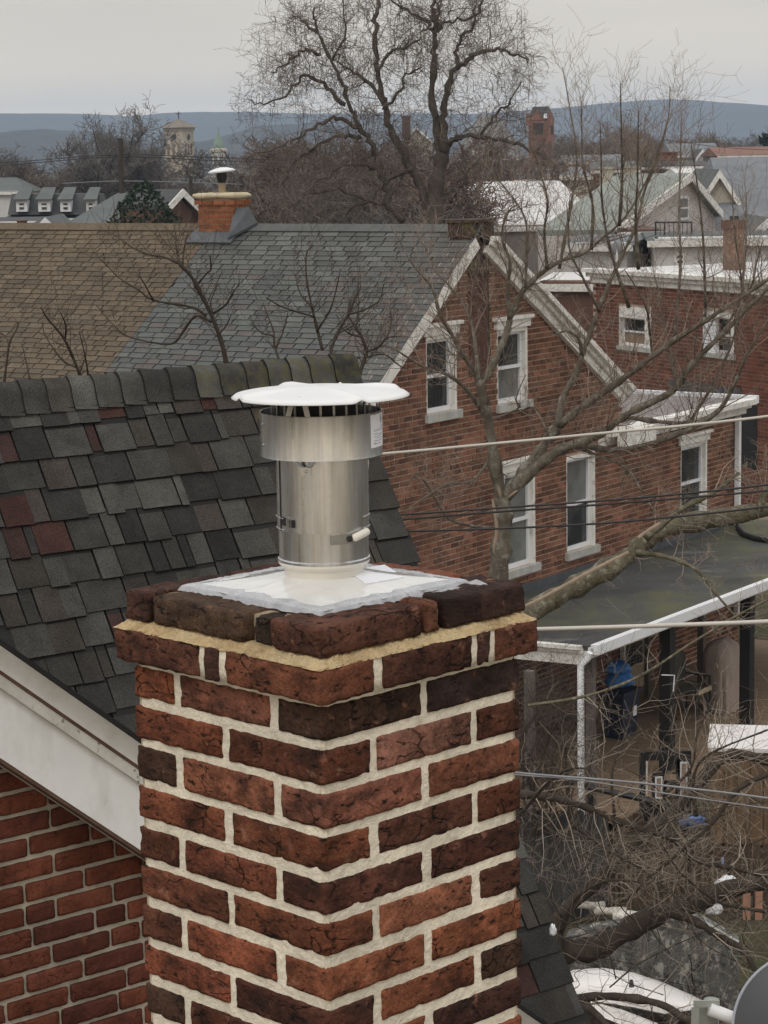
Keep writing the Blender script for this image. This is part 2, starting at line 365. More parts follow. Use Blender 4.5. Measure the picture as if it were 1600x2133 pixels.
# ---------------------------------------------------------------- the stainless chimney vent with its flashing
VC = CO + (CRt + CLf) * CW / 2; VX = np.array([1.0, 0, 0]); VY = np.array([0, 1.0, 0])
def vz(y, dy): return at(674, y, VC[1] - dy)[2]
RP, RB, RC = .0745, .0995, .1455
z_plate = CO[2] + .2615; z_pb = vz(1181, RP); z_sl = vz(1113, RP); z_b0 = vz(961, RB); z_b1 = vz(869, RB); z_c = vz(818, 0)
VC0 = np.array([VC[0], VC[1], 0.0])
vent = thing('chimney_vent', 'stainless steel vent pipe with white scalloped rain cap on the near chimney', 'vent', (VC[0], VC[1], z_plate))
def cyl(name, prof, mat, parent=vent, n=72, smooth=True, angle=40): return obj(name, MB().lathe(VC0, prof, n), mat, parent, smooth=smooth, angle=angle)
# flashing: low square pyramid
mb = MB(); n = 128; K = 14; a = .166; fs = []; vs = []
for i in range(n):
    th = 2 * math.pi * i / n; d = VX * math.cos(th) + VY * math.sin(th)
    m_ = max(abs(d @ CRt), abs(d @ CLf)); rb = a / m_
    for k in range(K + 1):
        t = k / K; r = .060 * (1 - t) + rb * t
        z = z_plate + .020 * (1 - t) ** 1.15 + .0030 * t * abs(mnoise.fractal(Vector((d[0] * r * 26, d[1] * r * 26, 4)), 1, 2, 3))
        vs.append(VC0 + d * r + UP * z)
for i in range(n):
    j2 = (i + 1) % n
    for k in range(K): fs.append((i * (K + 1) + k, i * (K + 1) + k + 1, j2 * (K + 1) + k + 1, j2 * (K + 1) + k))
mb.add(vs, fs); obj('flashing_plate', mb, M_PLATE, vent, smooth=True)
# sealant smeared round its rim
mb = MB(); n = 260; K = 8; vs = []; fs = []
for i in range(n):
    th = 2 * math.pi * i / n; d = VX * math.cos(th) + VY * math.sin(th)
    m_ = max(abs(d @ CRt), abs(d @ CLf)); rb = a / m_
    w_in = .026 + .012 * mnoise.noise(Vector((math.cos(th) * 5, math.sin(th) * 5, 1))); w_out = .009 + .010 * mnoise.noise(Vector((math.cos(th) * 11, math.sin(th) * 11, 7)))
    for k in range(K + 1):
        t = k / K; r = rb - w_in + (w_in + w_out) * t
        hh = math.sin(math.pi * min(1, max(0, t))) ** .6
        lump = .5 + .9 * abs(mnoise.fractal(Vector((d[0] * r * 55, d[1] * r * 55, 2)), 1, 2, 3))
        base = z_plate + max(0, (rb - r)) * .16 + (.0 if t < .75 else -.007 * (t - .75) * 4)
        vs.append(VC0 + d * r + UP * (base + .0030 * hh * lump))
for i in range(n):
    j2 = (i + 1) % n
    for k in range(K): fs.append((i * (K + 1) + k, i * (K + 1) + k + 1, j2 * (K + 1) + k + 1, j2 * (K + 1) + k))
mb.add(vs, fs); obj('sealant', mb, M_SEAL, vent, smooth=True)
for (lx, ly, rx, ry, s) in [(.33, .045, .055, .012, 1), (.405, .05, .02, .03, 2)]:      # stray smears on the brick
    mb = MB(); nn = 26; vs = [CO + CRt * lx + CLf * ly + UP * (.2635)]
    for i in range(nn):
        th = 2 * math.pi * i / nn; q = 1 + .45 * mnoise.noise(Vector((math.cos(th) * 2, math.sin(th) * 2, s)))
        vs.append(CO + CRt * (lx + rx * q * math.cos(th)) + CLf * (ly + ry * q * math.sin(th)) + UP * .2535)
    mb.add(vs, [(0, 1 + i, 1 + (i + 1) % nn) for i in range(nn)]); obj('sealant_smear', mb, M_SEAL, vent, smooth=True)
M_CREAM = pmat('cream_collar', (.70, .67, .61), rough=.3, var=.1, scale=10)
cyl('base_collar', [(.064, z_plate + .012), (.066, z_plate + .03), (.0735, z_pb - .006), (.0755, z_pb - .003), (.0755, z_pb), (.072, z_pb + .001)], M_CREAM)
cyl('lower_pipe', [(.0725, z_pb - .002), (RP + .0015, z_pb + .0005), (RP + .0015, z_pb + .004), (RP - .0006, z_pb + .006), (RP - .0006, z_sl + .004)], M_STEEL)
cyl('pipe', [(RP - .0004, z_sl), (RP + .0009, z_sl), (RP + .0009, z_b0 - .004), (RP - .002, z_b0 - .004)], M_STEEL)
def patch(mb, r, a0, a1, z0, z1, th=.001, n=10):
    for i in range(n):
        q = [math.radians(a0 + (a1 - a0) * (i + e) / n) for e in (0, 1)]
        c = [VC0 + (VX * math.cos(t) + VY * math.sin(t)) * rr + UP * z for z in (z0, z1) for rr in (r, r + th) for t in q]
        mb.add(c, [(2, 3, 7, 6), (0, 2, 6, 4), (1, 5, 7, 3), (0, 1, 3, 2), (4, 6, 7, 5)])
    return mb
obj('pipe_seam', patch(MB(), RP + .0004, -154.5, -153.3, z_sl, z_b0 - .004, .0016, 2), M_DARK, vent)
obj('seam_lip', patch(MB(), RP + .0006, -157.0, -154.6, z_sl, z_b0 - .004, .0016, 2), M_STEEL, vent)
# open grille behind the wind band: bars with rounded slots between, dark inside
cyl('inner_tube', [(.058, z_b0 - .012), (.058, z_c + .006)], M_DARK)
for zz0, zz1, rr in ((z_b0 - .006, z_b0 + .016, RP), (z_b1 - .012, z_c - .0005, RP + .008)):
    cyl('grille_ring', [(rr - .001, zz0), (rr, zz0), (rr, zz0 + .0035), (rr - .001, zz0 + .0035)], M_STEEL_D)
    cyl('grille_ring', [(rr - .001, zz1 - .003), (rr, zz1 - .003), (rr, zz1), (rr - .001, zz1)], M_STEEL_D)
    for k in range(24):
        obj('grille_bar', patch(MB(), rr - .001, k * 15, k * 15 + 2.6, zz0 + .003, zz1 - .0025, .001, 2), M_STEEL_D, vent)
band = cyl('wind_band', [(RB - .0012, z_b0), (RB + .0004, z_b0 - .0006), (RB, z_b0 + .002), (RB, z_b1 - .002), (RB + .0004, z_b1 + .0006), (RB - .0012, z_b1), (RB - .0014, z_b0)], M_STEEL, n=96)
def bar(mb, p, q, w, th, side):
    p = np.asarray(p); q = np.asarray(q); ax = q - p; L = np.linalg.norm(ax); ax /= L; s = side - ax * (side @ ax); s /= np.linalg.norm(s); nn = np.cross(ax, s)
    return mb.box(p, ax, s, nn, 0, L, -w / 2, w / 2, -th / 2, th / 2)
def cp(r, adeg, z): t = math.radians(adeg); return VC0 + (VX * math.cos(t) + VY * math.sin(t)) * r + UP * z
for ac in (-111, 9, 129):
    tang = lambda a_: np.array([-math.sin(math.radians(a_)), math.cos(math.radians(a_)), 0])
    for s in (-1, 1):
        obj('cap_strap', bar(MB(), cp(RB - .002, ac + s * 11, z_b1 - .006), cp(RB - .006, ac + s * 5.5, z_c + .002), .009, .0012, tang(ac)), M_STEEL_D, vent)
        obj('band_bracket', bar(MB(), cp(RB - .002, ac + 3 + s * 11, z_b0 + .002), cp(RP + .0018, ac + 3 + s * 2.5, z_b0 - .013), .0075, .0012, tang(ac)), M_STEEL, vent)
    obj('bracket_plate', patch(MB(), RP + .0012, ac - 4, ac + 9, z_b0 - .026, z_b0 - .012, .001, 3), M_STEEL, vent)
    obj('rivet', MB().lathe(cp(RP + .002, ac + 3, z_b0 - .02), [(.0001, .0022), (.0018, .0016), (.0026, 0)], 10, tang(ac + 3), UP, -cp(1, ac + 3, 0) + VC0), M_STEEL, vent, smooth=True) if False else None
    obj('rivet', MB().tube([cp(RP + .001, ac + 3, z_b0 - .02), cp(RP + .0032, ac + 3, z_b0 - .02), cp(RP + .0042, ac + 3, z_b0 - .02)], [.0028, .0026, .001], 10), M_STEEL, vent, smooth=True)
for zz in (z_b0 + .02, z_b0 + .054):
    obj('rivet', MB().tube([cp(RB, -158, zz), cp(RB + .0012, -158, zz), cp(RB + .002, -158, zz)], [.0024, .0022, .0008], 10), M_STEEL, band, smooth=True)
# rain cap: four shallow lobes with pressed creases between them
mb = MB(); n = 180; K = 22; vs = []; fs = []
def capz(r, th):
    t = r / RC; dmin = min(abs((th - math.radians(28 + 90 * q) + math.pi) % (2 * math.pi) - math.pi) for q in range(4))
    ridge = .0052 * math.exp(-((dmin * r) / .0075) ** 2) * min(1, t * 1.4) ** 2
    z = z_c + .012 * (1 - t ** 1.6) + ridge
    if t > .93: z -= .0045 * ((t - .93) / .07) ** 2
    return z
for i in range(n):
    th = 2 * math.pi * i / n
    for k in range(K + 1):
        r = .002 + (RC - .002) * k / K; vs.append(cp(r, math.degrees(th), capz(r, th)))
    for k in range(K, -1, -1):
        r = .002 + (RC - .0025) * k / K; vs.append(cp(r, math.degrees(th), capz(r, th) - .0014))
m2 = 2 * (K + 1)
for i in range(n):
    j2 = (i + 1) % n
    for k in range(m2 - 1): fs.append((i * m2 + k, j2 * m2 + k, j2 * m2 + k + 1, i * m2 + k + 1)[::-1])
mb.add(vs, [f[::-1] for f in fs]); cap = obj('rain_cap', mb, M_WHITE_METAL, vent, smooth=True)
for q in range(4):
    aa = 73 + 90 * q; zz = capz(.105, math.radians(aa))
    obj('rivet', MB().tube([cp(.105, aa, zz - .001), cp(.105, aa, zz + .001), cp(.105, aa, zz + .0018)], [.003, .0026, .001], 10), M_WHITE_METAL, cap, smooth=True)
# clamp band, clip and lever latch
for zz in (z_sl + .0215, z_sl + .003):
    for a0, a1 in ((-178, -146), (-30, -2)):
        pts = [cp(RP + .0022, a0 + (a1 - a0) * t / 8, zz) for t in range(9)]
        obj('clamp_wire', MB().tube(pts, [.0008] * 9, 5), M_STEEL, vent, smooth=True)
obj('clip', patch(MB(), RP + .001, -150, -141.5, z_sl + .0105, z_sl + .0235, .0016, 3), M_DARK, vent)
obj('clip', patch(MB(), RP + .001, -139, -133, z_sl + .0085, z_sl + .0245, .003, 3), M_STEEL, vent)
obj('clip', patch(MB(), RP + .001, -131, -125.5, z_sl + .009, z_sl + .0215, .0016, 3), M_DARK, vent)
obj('latch_plate', patch(MB(), RP + .0008, -80, -50, z_sl - .018, z_sl - .003, .0012, 6), M_STEEL_D, vent)
latch = obj('latch', MB().tube([cp(RP + .006, -53, z_sl - .009), cp(RP + .0075, -51, z_sl - .0085), cp(RP + .0085, -30, z_sl - .002), cp(RP + .006, -28, z_sl - .001)], [.0045, .0065, .0065, .004], 10), pmat('latch_white', (.75, .72, .64), rough=.4, var=.1, scale=20), vent, smooth=True)
obj('latch_screw', MB().tube([cp(RP + .003, -57, z_sl - .0105), cp(RP + .006, -53, z_sl - .009)], [.005, .004], 8), M_DARK, latch)
# paper labels with their print
lab = obj('label', patch(MB(), RB + .0004, -36, -6, z_b0 + .014, z_b1 - .003, .0006, 8), M_LABEL, vent)
mb = MB()
for (a0, a1, t0, t1) in [(-17, -13, .72, .95), (-13, -11, .80, .86), (-17, -10, .60, .62), (-31, -10, .53, .545), (-31, -12, .49, .505), (-31, -22, .40, .42), (-20, -12, .38, .40), (-31, -10, .33, .345), (-29, -14, .27, .285), (-31, -17, .19, .21), (-15, -10, .20, .215), (-31, -26, .10, .14), (-25, -15, .11, .125)]:
    zz0 = z_b0 + .014; hh = z_b1 - z_b0 - .017; patch(mb, RB + .0011, a0, a1, zz0 + hh * t0, zz0 + hh * t1, .0001, 3)
obj('print', mb, M_INK, lab)
def plate_pt(x, y):                                    # point on the flashing seen at a photo pixel
    q = onz(x, y, z_plate + .012)
    for _ in range(6):
        d = q - VC; d[2] = 0; r = np.linalg.norm(d); dn = d / r; rb = a / max(abs(dn @ CRt), abs(dn @ CLf)); t = min(1, (r - .06) / (rb - .06))
        q = onz(x, y, z_plate + .020 * (1 - t) ** 1.15)
    return q
c4 = [plate_pt(*q) for q in ((725, 1191), (762, 1218), (842, 1204), (800, 1178))]
nrm = np.cross(c4[1] - c4[0], c4[3] - c4[0]); nrm /= np.linalg.norm(nrm); nrm *= np.sign(nrm[2])
c4 = [q + nrm * .0012 for q in c4]; nn = 6
def bil(u, v): return (c4[0] * (1 - u) + c4[3] * u) * (1 - v) + (c4[1] * (1 - u) + c4[2] * u) * v
lab = obj('label', MB().prism([q - nrm * .0008 for q in c4], nrm * .0016), M_LABEL, vent)
mb = MB()
for (u0, u1, v0, v1) in [(.45, .56, .18, .34), (.52, .62, .26, .36), (.38, .68, .42, .455), (.2, .8, .50, .52), (.25, .78, .56, .58), (.3, .7, .62, .64), (.2, .6, .70, .72), (.3, .75, .78, .80)]:
    mb.quad(*[bil(u, v) + nrm * .0012 for u, v in ((u0, v0), (u0, v1), (u1, v1), (u1, v0))])
obj('print', mb, M_INK, lab)
# ---------------------------------------------------------------- the house just behind: dark shingled roof, white rake board, brick gable wall
rng = random.Random(5)
M_SHINGLE = pmat('asphalt_shingle', objcol=True, var=.28, scale=9, fine=.5, fscale=230, rough=.95, spec=.15, bump=.004, bscale=200, stain=(.30, 2.2, (1, 1, .5)),
                 spots=[((.17, .17, .15), 300, .63, .05, .5, (1, 1, 1))])
M_SHINGLE_M = pmat('mossy_shingle', objcol=True, var=.3, scale=12, fine=.35, fscale=260, rough=.95, spec=.15, bump=.004, bscale=200,
                   spots=[((.16, .15, .12), 300, .64, .05, .4, (1, 1, 1)), ((.115, .108, .042), 22, .55, .10, .6, (1, 1, 1))])
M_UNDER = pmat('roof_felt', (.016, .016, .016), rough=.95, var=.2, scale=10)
M_RAKE = pmat('weathered_white_paint', (.80, .81, .80), rough=.55, var=.07, scale=3, spec=.35, bump=.0012, bscale=60, stretch=(1, 1, 1),
              spots=[((.50, .49, .45), 6, .58, .1, .5, (1, 1, .35)), ((.36, .33, .29), 26, .70, .05, .5, (1, 1, .5)), ((.10, .075, .06), 34, .73, .02, .85, (1, 1, 1))])
M_PEEL = pmat('peeling_white_paint', (.66, .65, .61), rough=.7, var=.12, scale=6, spec=.3, bump=.002, bscale=60,
              spots=[((.17, .115, .09), 22, .63, .03, .85, (1, 1, 1)), ((.45, .42, .36), 10, .55, .1, .5, (1, 1, 1))])
M_BARE = pmat('bare_wood', (.12, .07, .05), rough=.9, var=.35, scale=20)
M_WBRICK = pmat('wall_brick', objcol=True, var=.34, scale=13, fine=.22, fscale=160, rough=.95, spec=.15, bump=.005, bscale=80, bump2=.005, b2scale=24, cracks=(17, (1, 1, 1.9), .025, .7), stain=(.32, 3.5, (1, 1, .5)),
                spots=[((.05, .025, .02), 15, .62, .07, .6, (1, 1, 1)), ((.5, .42, .34), 60, .755, .02, .6, (1, 1, 1)), ((.32, .14, .06), 12, .66, .06, .4, (1, 1, 1))])
M_WMORT = pmat('grey_mortar', (.50, .47, .39), var=.15, scale=10, fine=.1, fscale=300, rough=.95, spec=.15, bump=.003, bscale=120, stain=(.25, 3.5, (1, 1, .5)), spots=[((.3, .28, .24), 14, .6, .08, .5, (1, 1, 1))])

PIT = 58.8; E1 = hd(53); EH = hd(-37); US = hd(-37, PIT); RN = UP * math.cos(math.radians(PIT)) - EH * math.sin(math.radians(PIT))
RA = at(300, 1000, 8.9)
def rat(x, y): q = onpl(x, y, RA, RN) - RA; return q @ E1, q @ US
def rp(a_, t, d=0.0): return RA + E1 * a_ + US * t + RN * d
t_ridge = rat(300, 800)[1]; expo = (rat(100, 890)[1] - rat(100, 1295)[1]) / 6; a_right = rat(860, 1140)[0]; t_row0 = rat(100, 890)[1]
a_left = rat(-40, 1000)[0] - .35; t_low = rat(1200, 2250)[1]
house = thing('brick_house', 'brick house with steep dark shingled roof and white rake board, directly behind the near chimney', 'house', (RA[0], RA[1], 0))
roof_b = MB()
roof_b.box(RA, E1, US, RN, a_left - 1.5, a_right - .03, t_low - .8, t_ridge, -.10, -.012)
BK = hd(143, 58.8)                                      # the far slope, out of sight behind the ridge
rtop = rp(0, t_ridge, -.012)
roof_b.box(rtop, E1, -US + 2 * (US @ UP) * UP * 0 + 0 * UP, RN, 0, 0, 0, 0, 0, 0) if False else None
bs = hd(-37, -PIT); bn = UP * math.cos(math.radians(PIT)) + EH * math.sin(math.radians(PIT))
roof_b.box(rtop + EH * .004, E1, bs, bn, a_left - 1.5, a_right - .03, .01, 5.0, -.09, -.002)
roof = obj('roof', roof_b, M_UNDER, house)
zl = rp(0, t_low - .8)[2]
gw = MB(); gp0 = rp(a_right - .35, t_ridge, -.12); l0 = rp(a_right - .35, t_low - .7, -.12); l1 = gp0 + bs * 4.9 - bn * .1
gw.prism([gp0, l0, np.array([l0[0], l0[1], 0]), np.array([l1[0], l1[1], 0]), l1], -E1 * .2)
obj('side_wall', gw, M_PLAINBR, house)
SH = [(.050, .049, .046), (.038, .0375, .036), (.062, .061, .056), (.047, .043, .039), (.029, .029, .029), (.082, .081, .074), (.055, .048, .043), (.068, .067, .062)]
RED = [(.062, .031, .027), (.052, .030, .027)]
row = -1
while True:
    tb = t_row0 - expo * row                            # lower edge of the row
    if tb < t_low - .25: break
    al = a_left if tb > rat(100, 1560)[1] else a_right - 1.75
    x = a_right + rng.uniform(-.012, .014)
    while x > al:
        w = rng.choice([.045, .07, .09, .12, .14, .16, .18]) * rng.uniform(.9, 1.12)
        gap = .0075 if rng.random() < .5 else .0008
        thick = .013 if rng.random() < .62 else .007
        drop = rng.uniform(-.003, .003) - (.004 if thick > .01 else -.007)
        r_ = rng.random()
        c = rng.choice(RED) if (r_ < .115 and w < .15) else rng.choice(SH); k = rng.uniform(.85, 1.15)
        x0, x1 = x - w + gap, x
        top = min(tb + expo + .03, t_ridge - .004)
        vs = []
        nseg = max(2, int(w / .03)); bandw = rng.uniform(.010, .018) if rng.random() < .5 else -.01   # dark printed band, the row's shadow put into its colour
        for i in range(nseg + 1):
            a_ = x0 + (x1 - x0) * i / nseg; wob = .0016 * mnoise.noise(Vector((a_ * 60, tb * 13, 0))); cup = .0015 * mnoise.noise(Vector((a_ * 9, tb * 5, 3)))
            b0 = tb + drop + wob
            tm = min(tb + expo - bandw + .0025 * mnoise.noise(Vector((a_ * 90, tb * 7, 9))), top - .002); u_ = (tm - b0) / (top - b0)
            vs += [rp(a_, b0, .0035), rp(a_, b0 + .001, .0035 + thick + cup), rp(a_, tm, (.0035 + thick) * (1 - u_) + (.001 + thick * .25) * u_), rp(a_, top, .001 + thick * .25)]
        fs = []
        for i in range(nseg):
            q = 4 * i; fs += [(q, q + 4, q + 5, q + 1), (q + 1, q + 5, q + 6, q + 2), (q + 2, q + 6, q + 7, q + 3)]
        fs += [(0, 1, 2, 3), tuple(4 * nseg + i for i in (3, 2, 1, 0))]
        near_moss = (x > a_right - .55 and row < 2)
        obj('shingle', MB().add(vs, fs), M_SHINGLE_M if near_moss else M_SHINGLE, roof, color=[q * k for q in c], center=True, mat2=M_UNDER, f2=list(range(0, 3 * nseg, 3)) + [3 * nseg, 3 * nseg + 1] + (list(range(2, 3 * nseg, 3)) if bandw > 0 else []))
        x -= w
    row += 1
# ridge caps: curved shingles lapped towards the left
x = a_right + .015; k_ = 0; rr = .085
while x > a_left - .1:
    L = .122 * rng.uniform(.85, 1.1); k = rng.uniform(.85, 1.2); mossy = x > a_right - .75
    vs = []; nA = 10; lift0 = .012 + rng.uniform(0, .006); fs = []
    prof = []
    for i in range(nA + 1):                              # from the near lower edge over the top to the far side
        th = math.radians(-35 + (235 - 70) * i / nA * .80)
        prof.append(th)
    def capp(a_, i, lift):
        u = i / nA                                       # 0 near edge .. 1 far edge
        if u < .45: q = rp(0, t_ridge, 0) + US * (-.100 + .100 * (u / .45)) + RN * (.012 + .022 * (u / .45) ** 2)
        else:
            v = (u - .45) / .55; topq = rp(0, t_ridge, 0) + RN * .034
            q = topq + EH * .13 * v + UP * (.042 * math.sin(math.pi * .5 * min(1, v * 2.2)) * (1 - .0 * v) - .16 * max(0, v - .3) ** 1.2)
        return q + E1 * a_ + (RN * .6 + UP * .4) * lift
    wob = rng.uniform(-.006, .006)
    for (aa, lift) in ((x + .03, .0), (x - L * .5, lift0 * .5), (x - L + wob, lift0), (x - L + wob - .0004, lift0 - .017)):
        for i in range(nA + 1): vs.append(capp(aa, i, lift + .003 * mnoise.noise(Vector((i * .9, aa * 8, 5)))))
    for s_ in range(3):
        for i in range(nA): b_ = s_ * (nA + 1) + i; fs.append((b_, b_ + nA + 1, b_ + nA + 2, b_ + 1)[::-1] if False else (b_, b_ + nA + 1, b_ + nA + 2, b_ + 1))
    c = rng.choice(SH[:4] + [SH[5]]); k *= 1.25
    obj('ridge_cap', MB().add(vs, [f for f in fs]), M_SHINGLE_M if mossy else M_SHINGLE, roof, smooth=True, color=[q * k for q in c], center=True, mat2=M_UNDER, f2=list(range(2 * nA, 3 * nA)), angle=40)
    x -= L
# brick gable wall with its overhanging rake board
WD = hd(50); WN = hd(140); WA = at(140, 1900, 6.4)
def wat(x, y, d=0.0): q = onpl(x, y, WA + WN * d, WN) - WA; return q @ WD, q[2]
def wp(s, z, d=0.0): return WA + WD * s + UP * z + WN * d
d_b = .14
sA, zA = wat(0, 1582, d_b); sB, zB = wat(277, 1764, d_b); sl = (zB - zA) / (sB - sA)
def rake_z(s): return zA + sl * (s - sA)
rk = WD * math.cos(math.atan(sl)) + UP * math.sin(math.atan(sl)); pk = np.cross(WN, rk); pk = pk if pk[2] > 0 else -pk
ro = wp(sA, zA, 0)
s0r, s1r = -2.2, 3.4
def strip(name, y0, y1, d0, d1, mat, rough=False):
    # heights measured square to the rake from the board's lower edge
    return obj(name, MB().box(ro, rk, pk, WN, s0r, s1r, y0, y1, d0, d1), mat, house)
def hgt(x, y): s, z = wat(x, y, d_b + .02); q = wp(s, z, 0) - ro; return q @ pk
h1 = hgt(0, 1430); h2 = hgt(0, 1404); h3 = hgt(0, 1396); h4 = hgt(0, 1352); h5 = hgt(0, 1340)
strip('rake_board', .004, h1, d_b - .03, d_b, M_RAKE); strip('board_edge', -.006, .0035, d_b - .06, d_b - .002, M_BARE)
strip('ledge_trim', h1 - .002, h2, d_b - .04, d_b + .018, M_PEEL); strip('bare_strip', h2 + .0005, h3, d_b - .04, d_b + .022, M_BARE)
mb = MB(); n = 8                                          # crown moulding: hollow curve
prof = [(h3 + (h4 - h3) * i / n, d_b + .026 + .045 * (i / n) ** 1.5) for i in range(n + 1)] + [(h4, d_b - .03), (h3, d_b - .03)]
V = [ro + rk * s + pk * y + WN * d for s in (s0r, s1r) for (y, d) in prof]; m_ = len(prof)
mb.add(V, [(i, (i + 1) % m_, m_ + (i + 1) % m_, m_ + i) for i in range(m_)] + [tuple(range(m_))[::-1], tuple(range(m_, 2 * m_))])
obj('crown_moulding', mb, M_RAKE, house)
strip('drip_edge', h4 + .001, h5, d_b - .05, d_b + .085, M_UNDER)
obj('gable_roof', MB().box(ro, rk, pk, WN, s0r, s1r, h4 - .06, h4 - .002, -1.6, d_b - .055), M_UNDER, house)
strip('soffit', .0, .02, -.0, d_b - .062, M_RAKE)
# wall and bricks
wall_poly = [wp(-2.0, -WA[2], -.012), wp(3.2, -WA[2], -.012), wp(3.2, rake_z(3.2) + .05, -.012), wp(-2.0, rake_z(-2.0) + .05, -.012)]
wall = obj('gable_wall', MB().prism(wall_poly, -WN * .2), M_WMORT, house)
cw, bl = .0695, .212
sL, sR = wat(-25, 1900)[0], wat(320, 1900)[0]; zT = wat(0, 1560)[1]; zBt = wat(0, 2200)[1]
WB = [(.128, .042, .027), (.145, .048, .029), (.105, .036, .026), (.155, .052, .031), (.115, .039, .027), (.135, .046, .03)]
r_ = 0; z = zT
while z > zBt - .1:
    s = sL - .3 + (.0 if r_ % 2 else .108) + rng.uniform(-.025, .025)
    while s < sR + .1:
        L = bl * rng.choice([1, 1, 1, 1, .52]) * rng.uniform(.95, 1.04)
        if z + .03 < rake_z(s + L / 2) + .14:
            mb = MB(); seed[0] += 1
            rough_box(mb, WA, WD, -WN, UP, s + .0065, s + L - .0065, -.0015 + rng.uniform(-.002, .002), .09, z + .007, z + cw - .008, r=.003, amp=.0014, chip=.004, res=.012, seed=seed[0])
            k = rng.uniform(.85, 1.15)
            obj('brick', mb, M_WBRICK, wall, smooth=True, color=[q * k for q in rng.choice(WB)], center=True)
        s += L
    z -= cw; r_ += 1

# ---------------------------------------------------------------- satellite dish, lower right corner
DC = at(1692, 2150, 6.0); DR = .222
dn = np.array([-.18, -.93, .30]); dn /= np.linalg.norm(dn); dx_ = np.cross(UP, dn); dx_ /= np.linalg.norm(dx_); dy_ = np.cross(dn, dx_)
dish = thing('satellite_dish', 'dark grey satellite dish on a bracket in the lower right corner', 'satellite dish', (DC[0], DC[1] + .25, 0))
M_DISH = pmat('grey_dish_paint', (.060, .062, .068), rough=.42, var=.06, scale=3, spec=.5); M_RIM = pmat('dish_rim', (.36, .38, .43), rough=.4, var=.06, scale=6)
M_GALV = pmat('galvanised_steel', (.34, .36, .33), rough=.55, metal=.3, var=.15, scale=12)
prof = [(.001 + DR * i / 14, .05 * (1 - (i / 14) ** 2)) for i in range(15)]
obj('reflector', MB().lathe(DC, [(r, z) for r, z in prof] + [(DR + .001, -.008)] + [(r, z - .012) for r, z in prof[::-1]], 72, dx_, dy_, dn), M_DISH, dish, smooth=True, angle=50)
obj('rim', MB().tube([DC + (dx_ * math.cos(t) + dy_ * math.sin(t)) * DR for t in np.linspace(0, 2 * math.pi, 73)], [.0045] * 73, 8), M_RIM, dish, smooth=True)
bp_ = at(1452, 2112, 6.12)
obj('arm', MB().tube([at(1478, 2102, 6.1), at(1530, 2122, 6.1), DC - dn * .02 + dy_ * .0], [.019, .019, .016], 16), pmat('white_tube', (.7, .7, .7), rough=.35, var=.05), dish, smooth=True)
mb = MB(); X_ = np.array([1.0, 0, 0]); Y_ = np.array([0, 1.0, 0])
bo = at(1445, 2085, 6.1)
mb.box(bo, X_, Y_, UP, 0, .075, .0, .005, -.02, 0); mb.box(bo, X_, Y_, UP, -.006, .016, 0, .005, -.16, -.0205); mb.box(bo, X_, Y_, UP, .0165, .075, .03, .036, -.16, -.021)
obj('bracket', mb, M_GALV, dish)
obj('mast', MB().tube([bo + np.array([.06, .06, -.02]), np.array([bo[0] + .06, bo[1] + .06, 0])], [.022, .022], 12), M_GALV, dish, smooth=True)
# ---------------------------------------------------------------- ground
M_GROUND = pmat('leaf_litter_ground', (.085, .066, .048), rough=1, var=.45, scale=.9, fine=.3, fscale=14, spec=.1, spots=[((.05, .06, .025), .5, .55, .1, .6, (1, 1, 1)), ((.16, .13, .10), 3, .62, .06, .5, (1, 1, 1))], bump=.05, bscale=6)
struct(obj('ground', MB().quad(np.array([-4000., -60, 0]), np.array([4000., -60, 0]), np.array([4000., 6000, 0]), np.array([-4000., 6000, 0])), M_GROUND))

# ---------------------------------------------------------------- materials of the neighbours
M_GBRICK = pmat('red_brick', objcol=False, base=(.195, .092, .060), var=.28, scale=1.6, island=.42, fine=.2, fscale=30, rough=.95, spec=.15, stain=(.24, .55, (1, 1, .5)),
                spots=[((.30, .12, .06), .9, .66, .06, .5, (1, 1, 1)), ((.07, .045, .035), 1.1, .60, .1, .55, (1, 1, 1))])
M_GBRICK1 = pmat('red_brick_single', objcol=True, var=.22, scale=5, fine=.2, fscale=30, rough=.95, spec=.15)
M_GMORT = pmat('pinkish_mortar', (.46, .37, .30), var=.22, scale=2, rough=.95, spec=.1, fine=.15, fscale=40, stain=(.24, .55, (1, 1, .5)))
M_TRIM = pmat('old_white_trim', (.74, .725, .68), rough=.7, var=.14, scale=4, spec=.3, spots=[((.30, .27, .23), 5, .60, .05, .7, (1, 1, 1)), ((.12, .10, .08), 13, .69, .03, .7, (1, 1, 1))])
M_CLEAN = pmat('white_vinyl', (.74, .75, .77), rough=.5, var=.05, scale=3, spec=.4)
M_GLASS = pmat('window_glass', (.022, .025, .028), rough=.06, var=.6, scale=1.6, spec=.5, bump=.006, bscale=2.5, spots=[((.09, .09, .085), 1.4, .58, .1, .6, (1, 1, .5))])
M_GLASS2 = pmat('curtained_glass', (.15, .155, .15), rough=.2, var=.35, scale=2.4, spec=.45)
M_STONE = pmat('grey_stone', (.42, .42, .40), rough=.9, var=.2, scale=6, spots=[((.36, .33, .2), 4, .6, .08, .5, (1, 1, 1))])
M_SLATE = pmat('grey_slate', objcol=True, var=.15, scale=4, fine=.18, fscale=40, rough=.85, spec=.25)
M_TAN = pmat('tan_shingle', objcol=True, var=.18, scale=4, fine=.22, fscale=40, rough=.95, spec=.12)
M_SLATE_S = pmat('grey_slate_run', (.104, .106, .102), var=.15, scale=1, island=.28, fine=.18, fscale=40, rough=.85, spec=.25)
M_TAN_S = pmat('tan_shingle_run', (.128, .101, .073), var=.18, scale=1, island=.22, fine=.22, fscale=40, rough=.95, spec=.12)
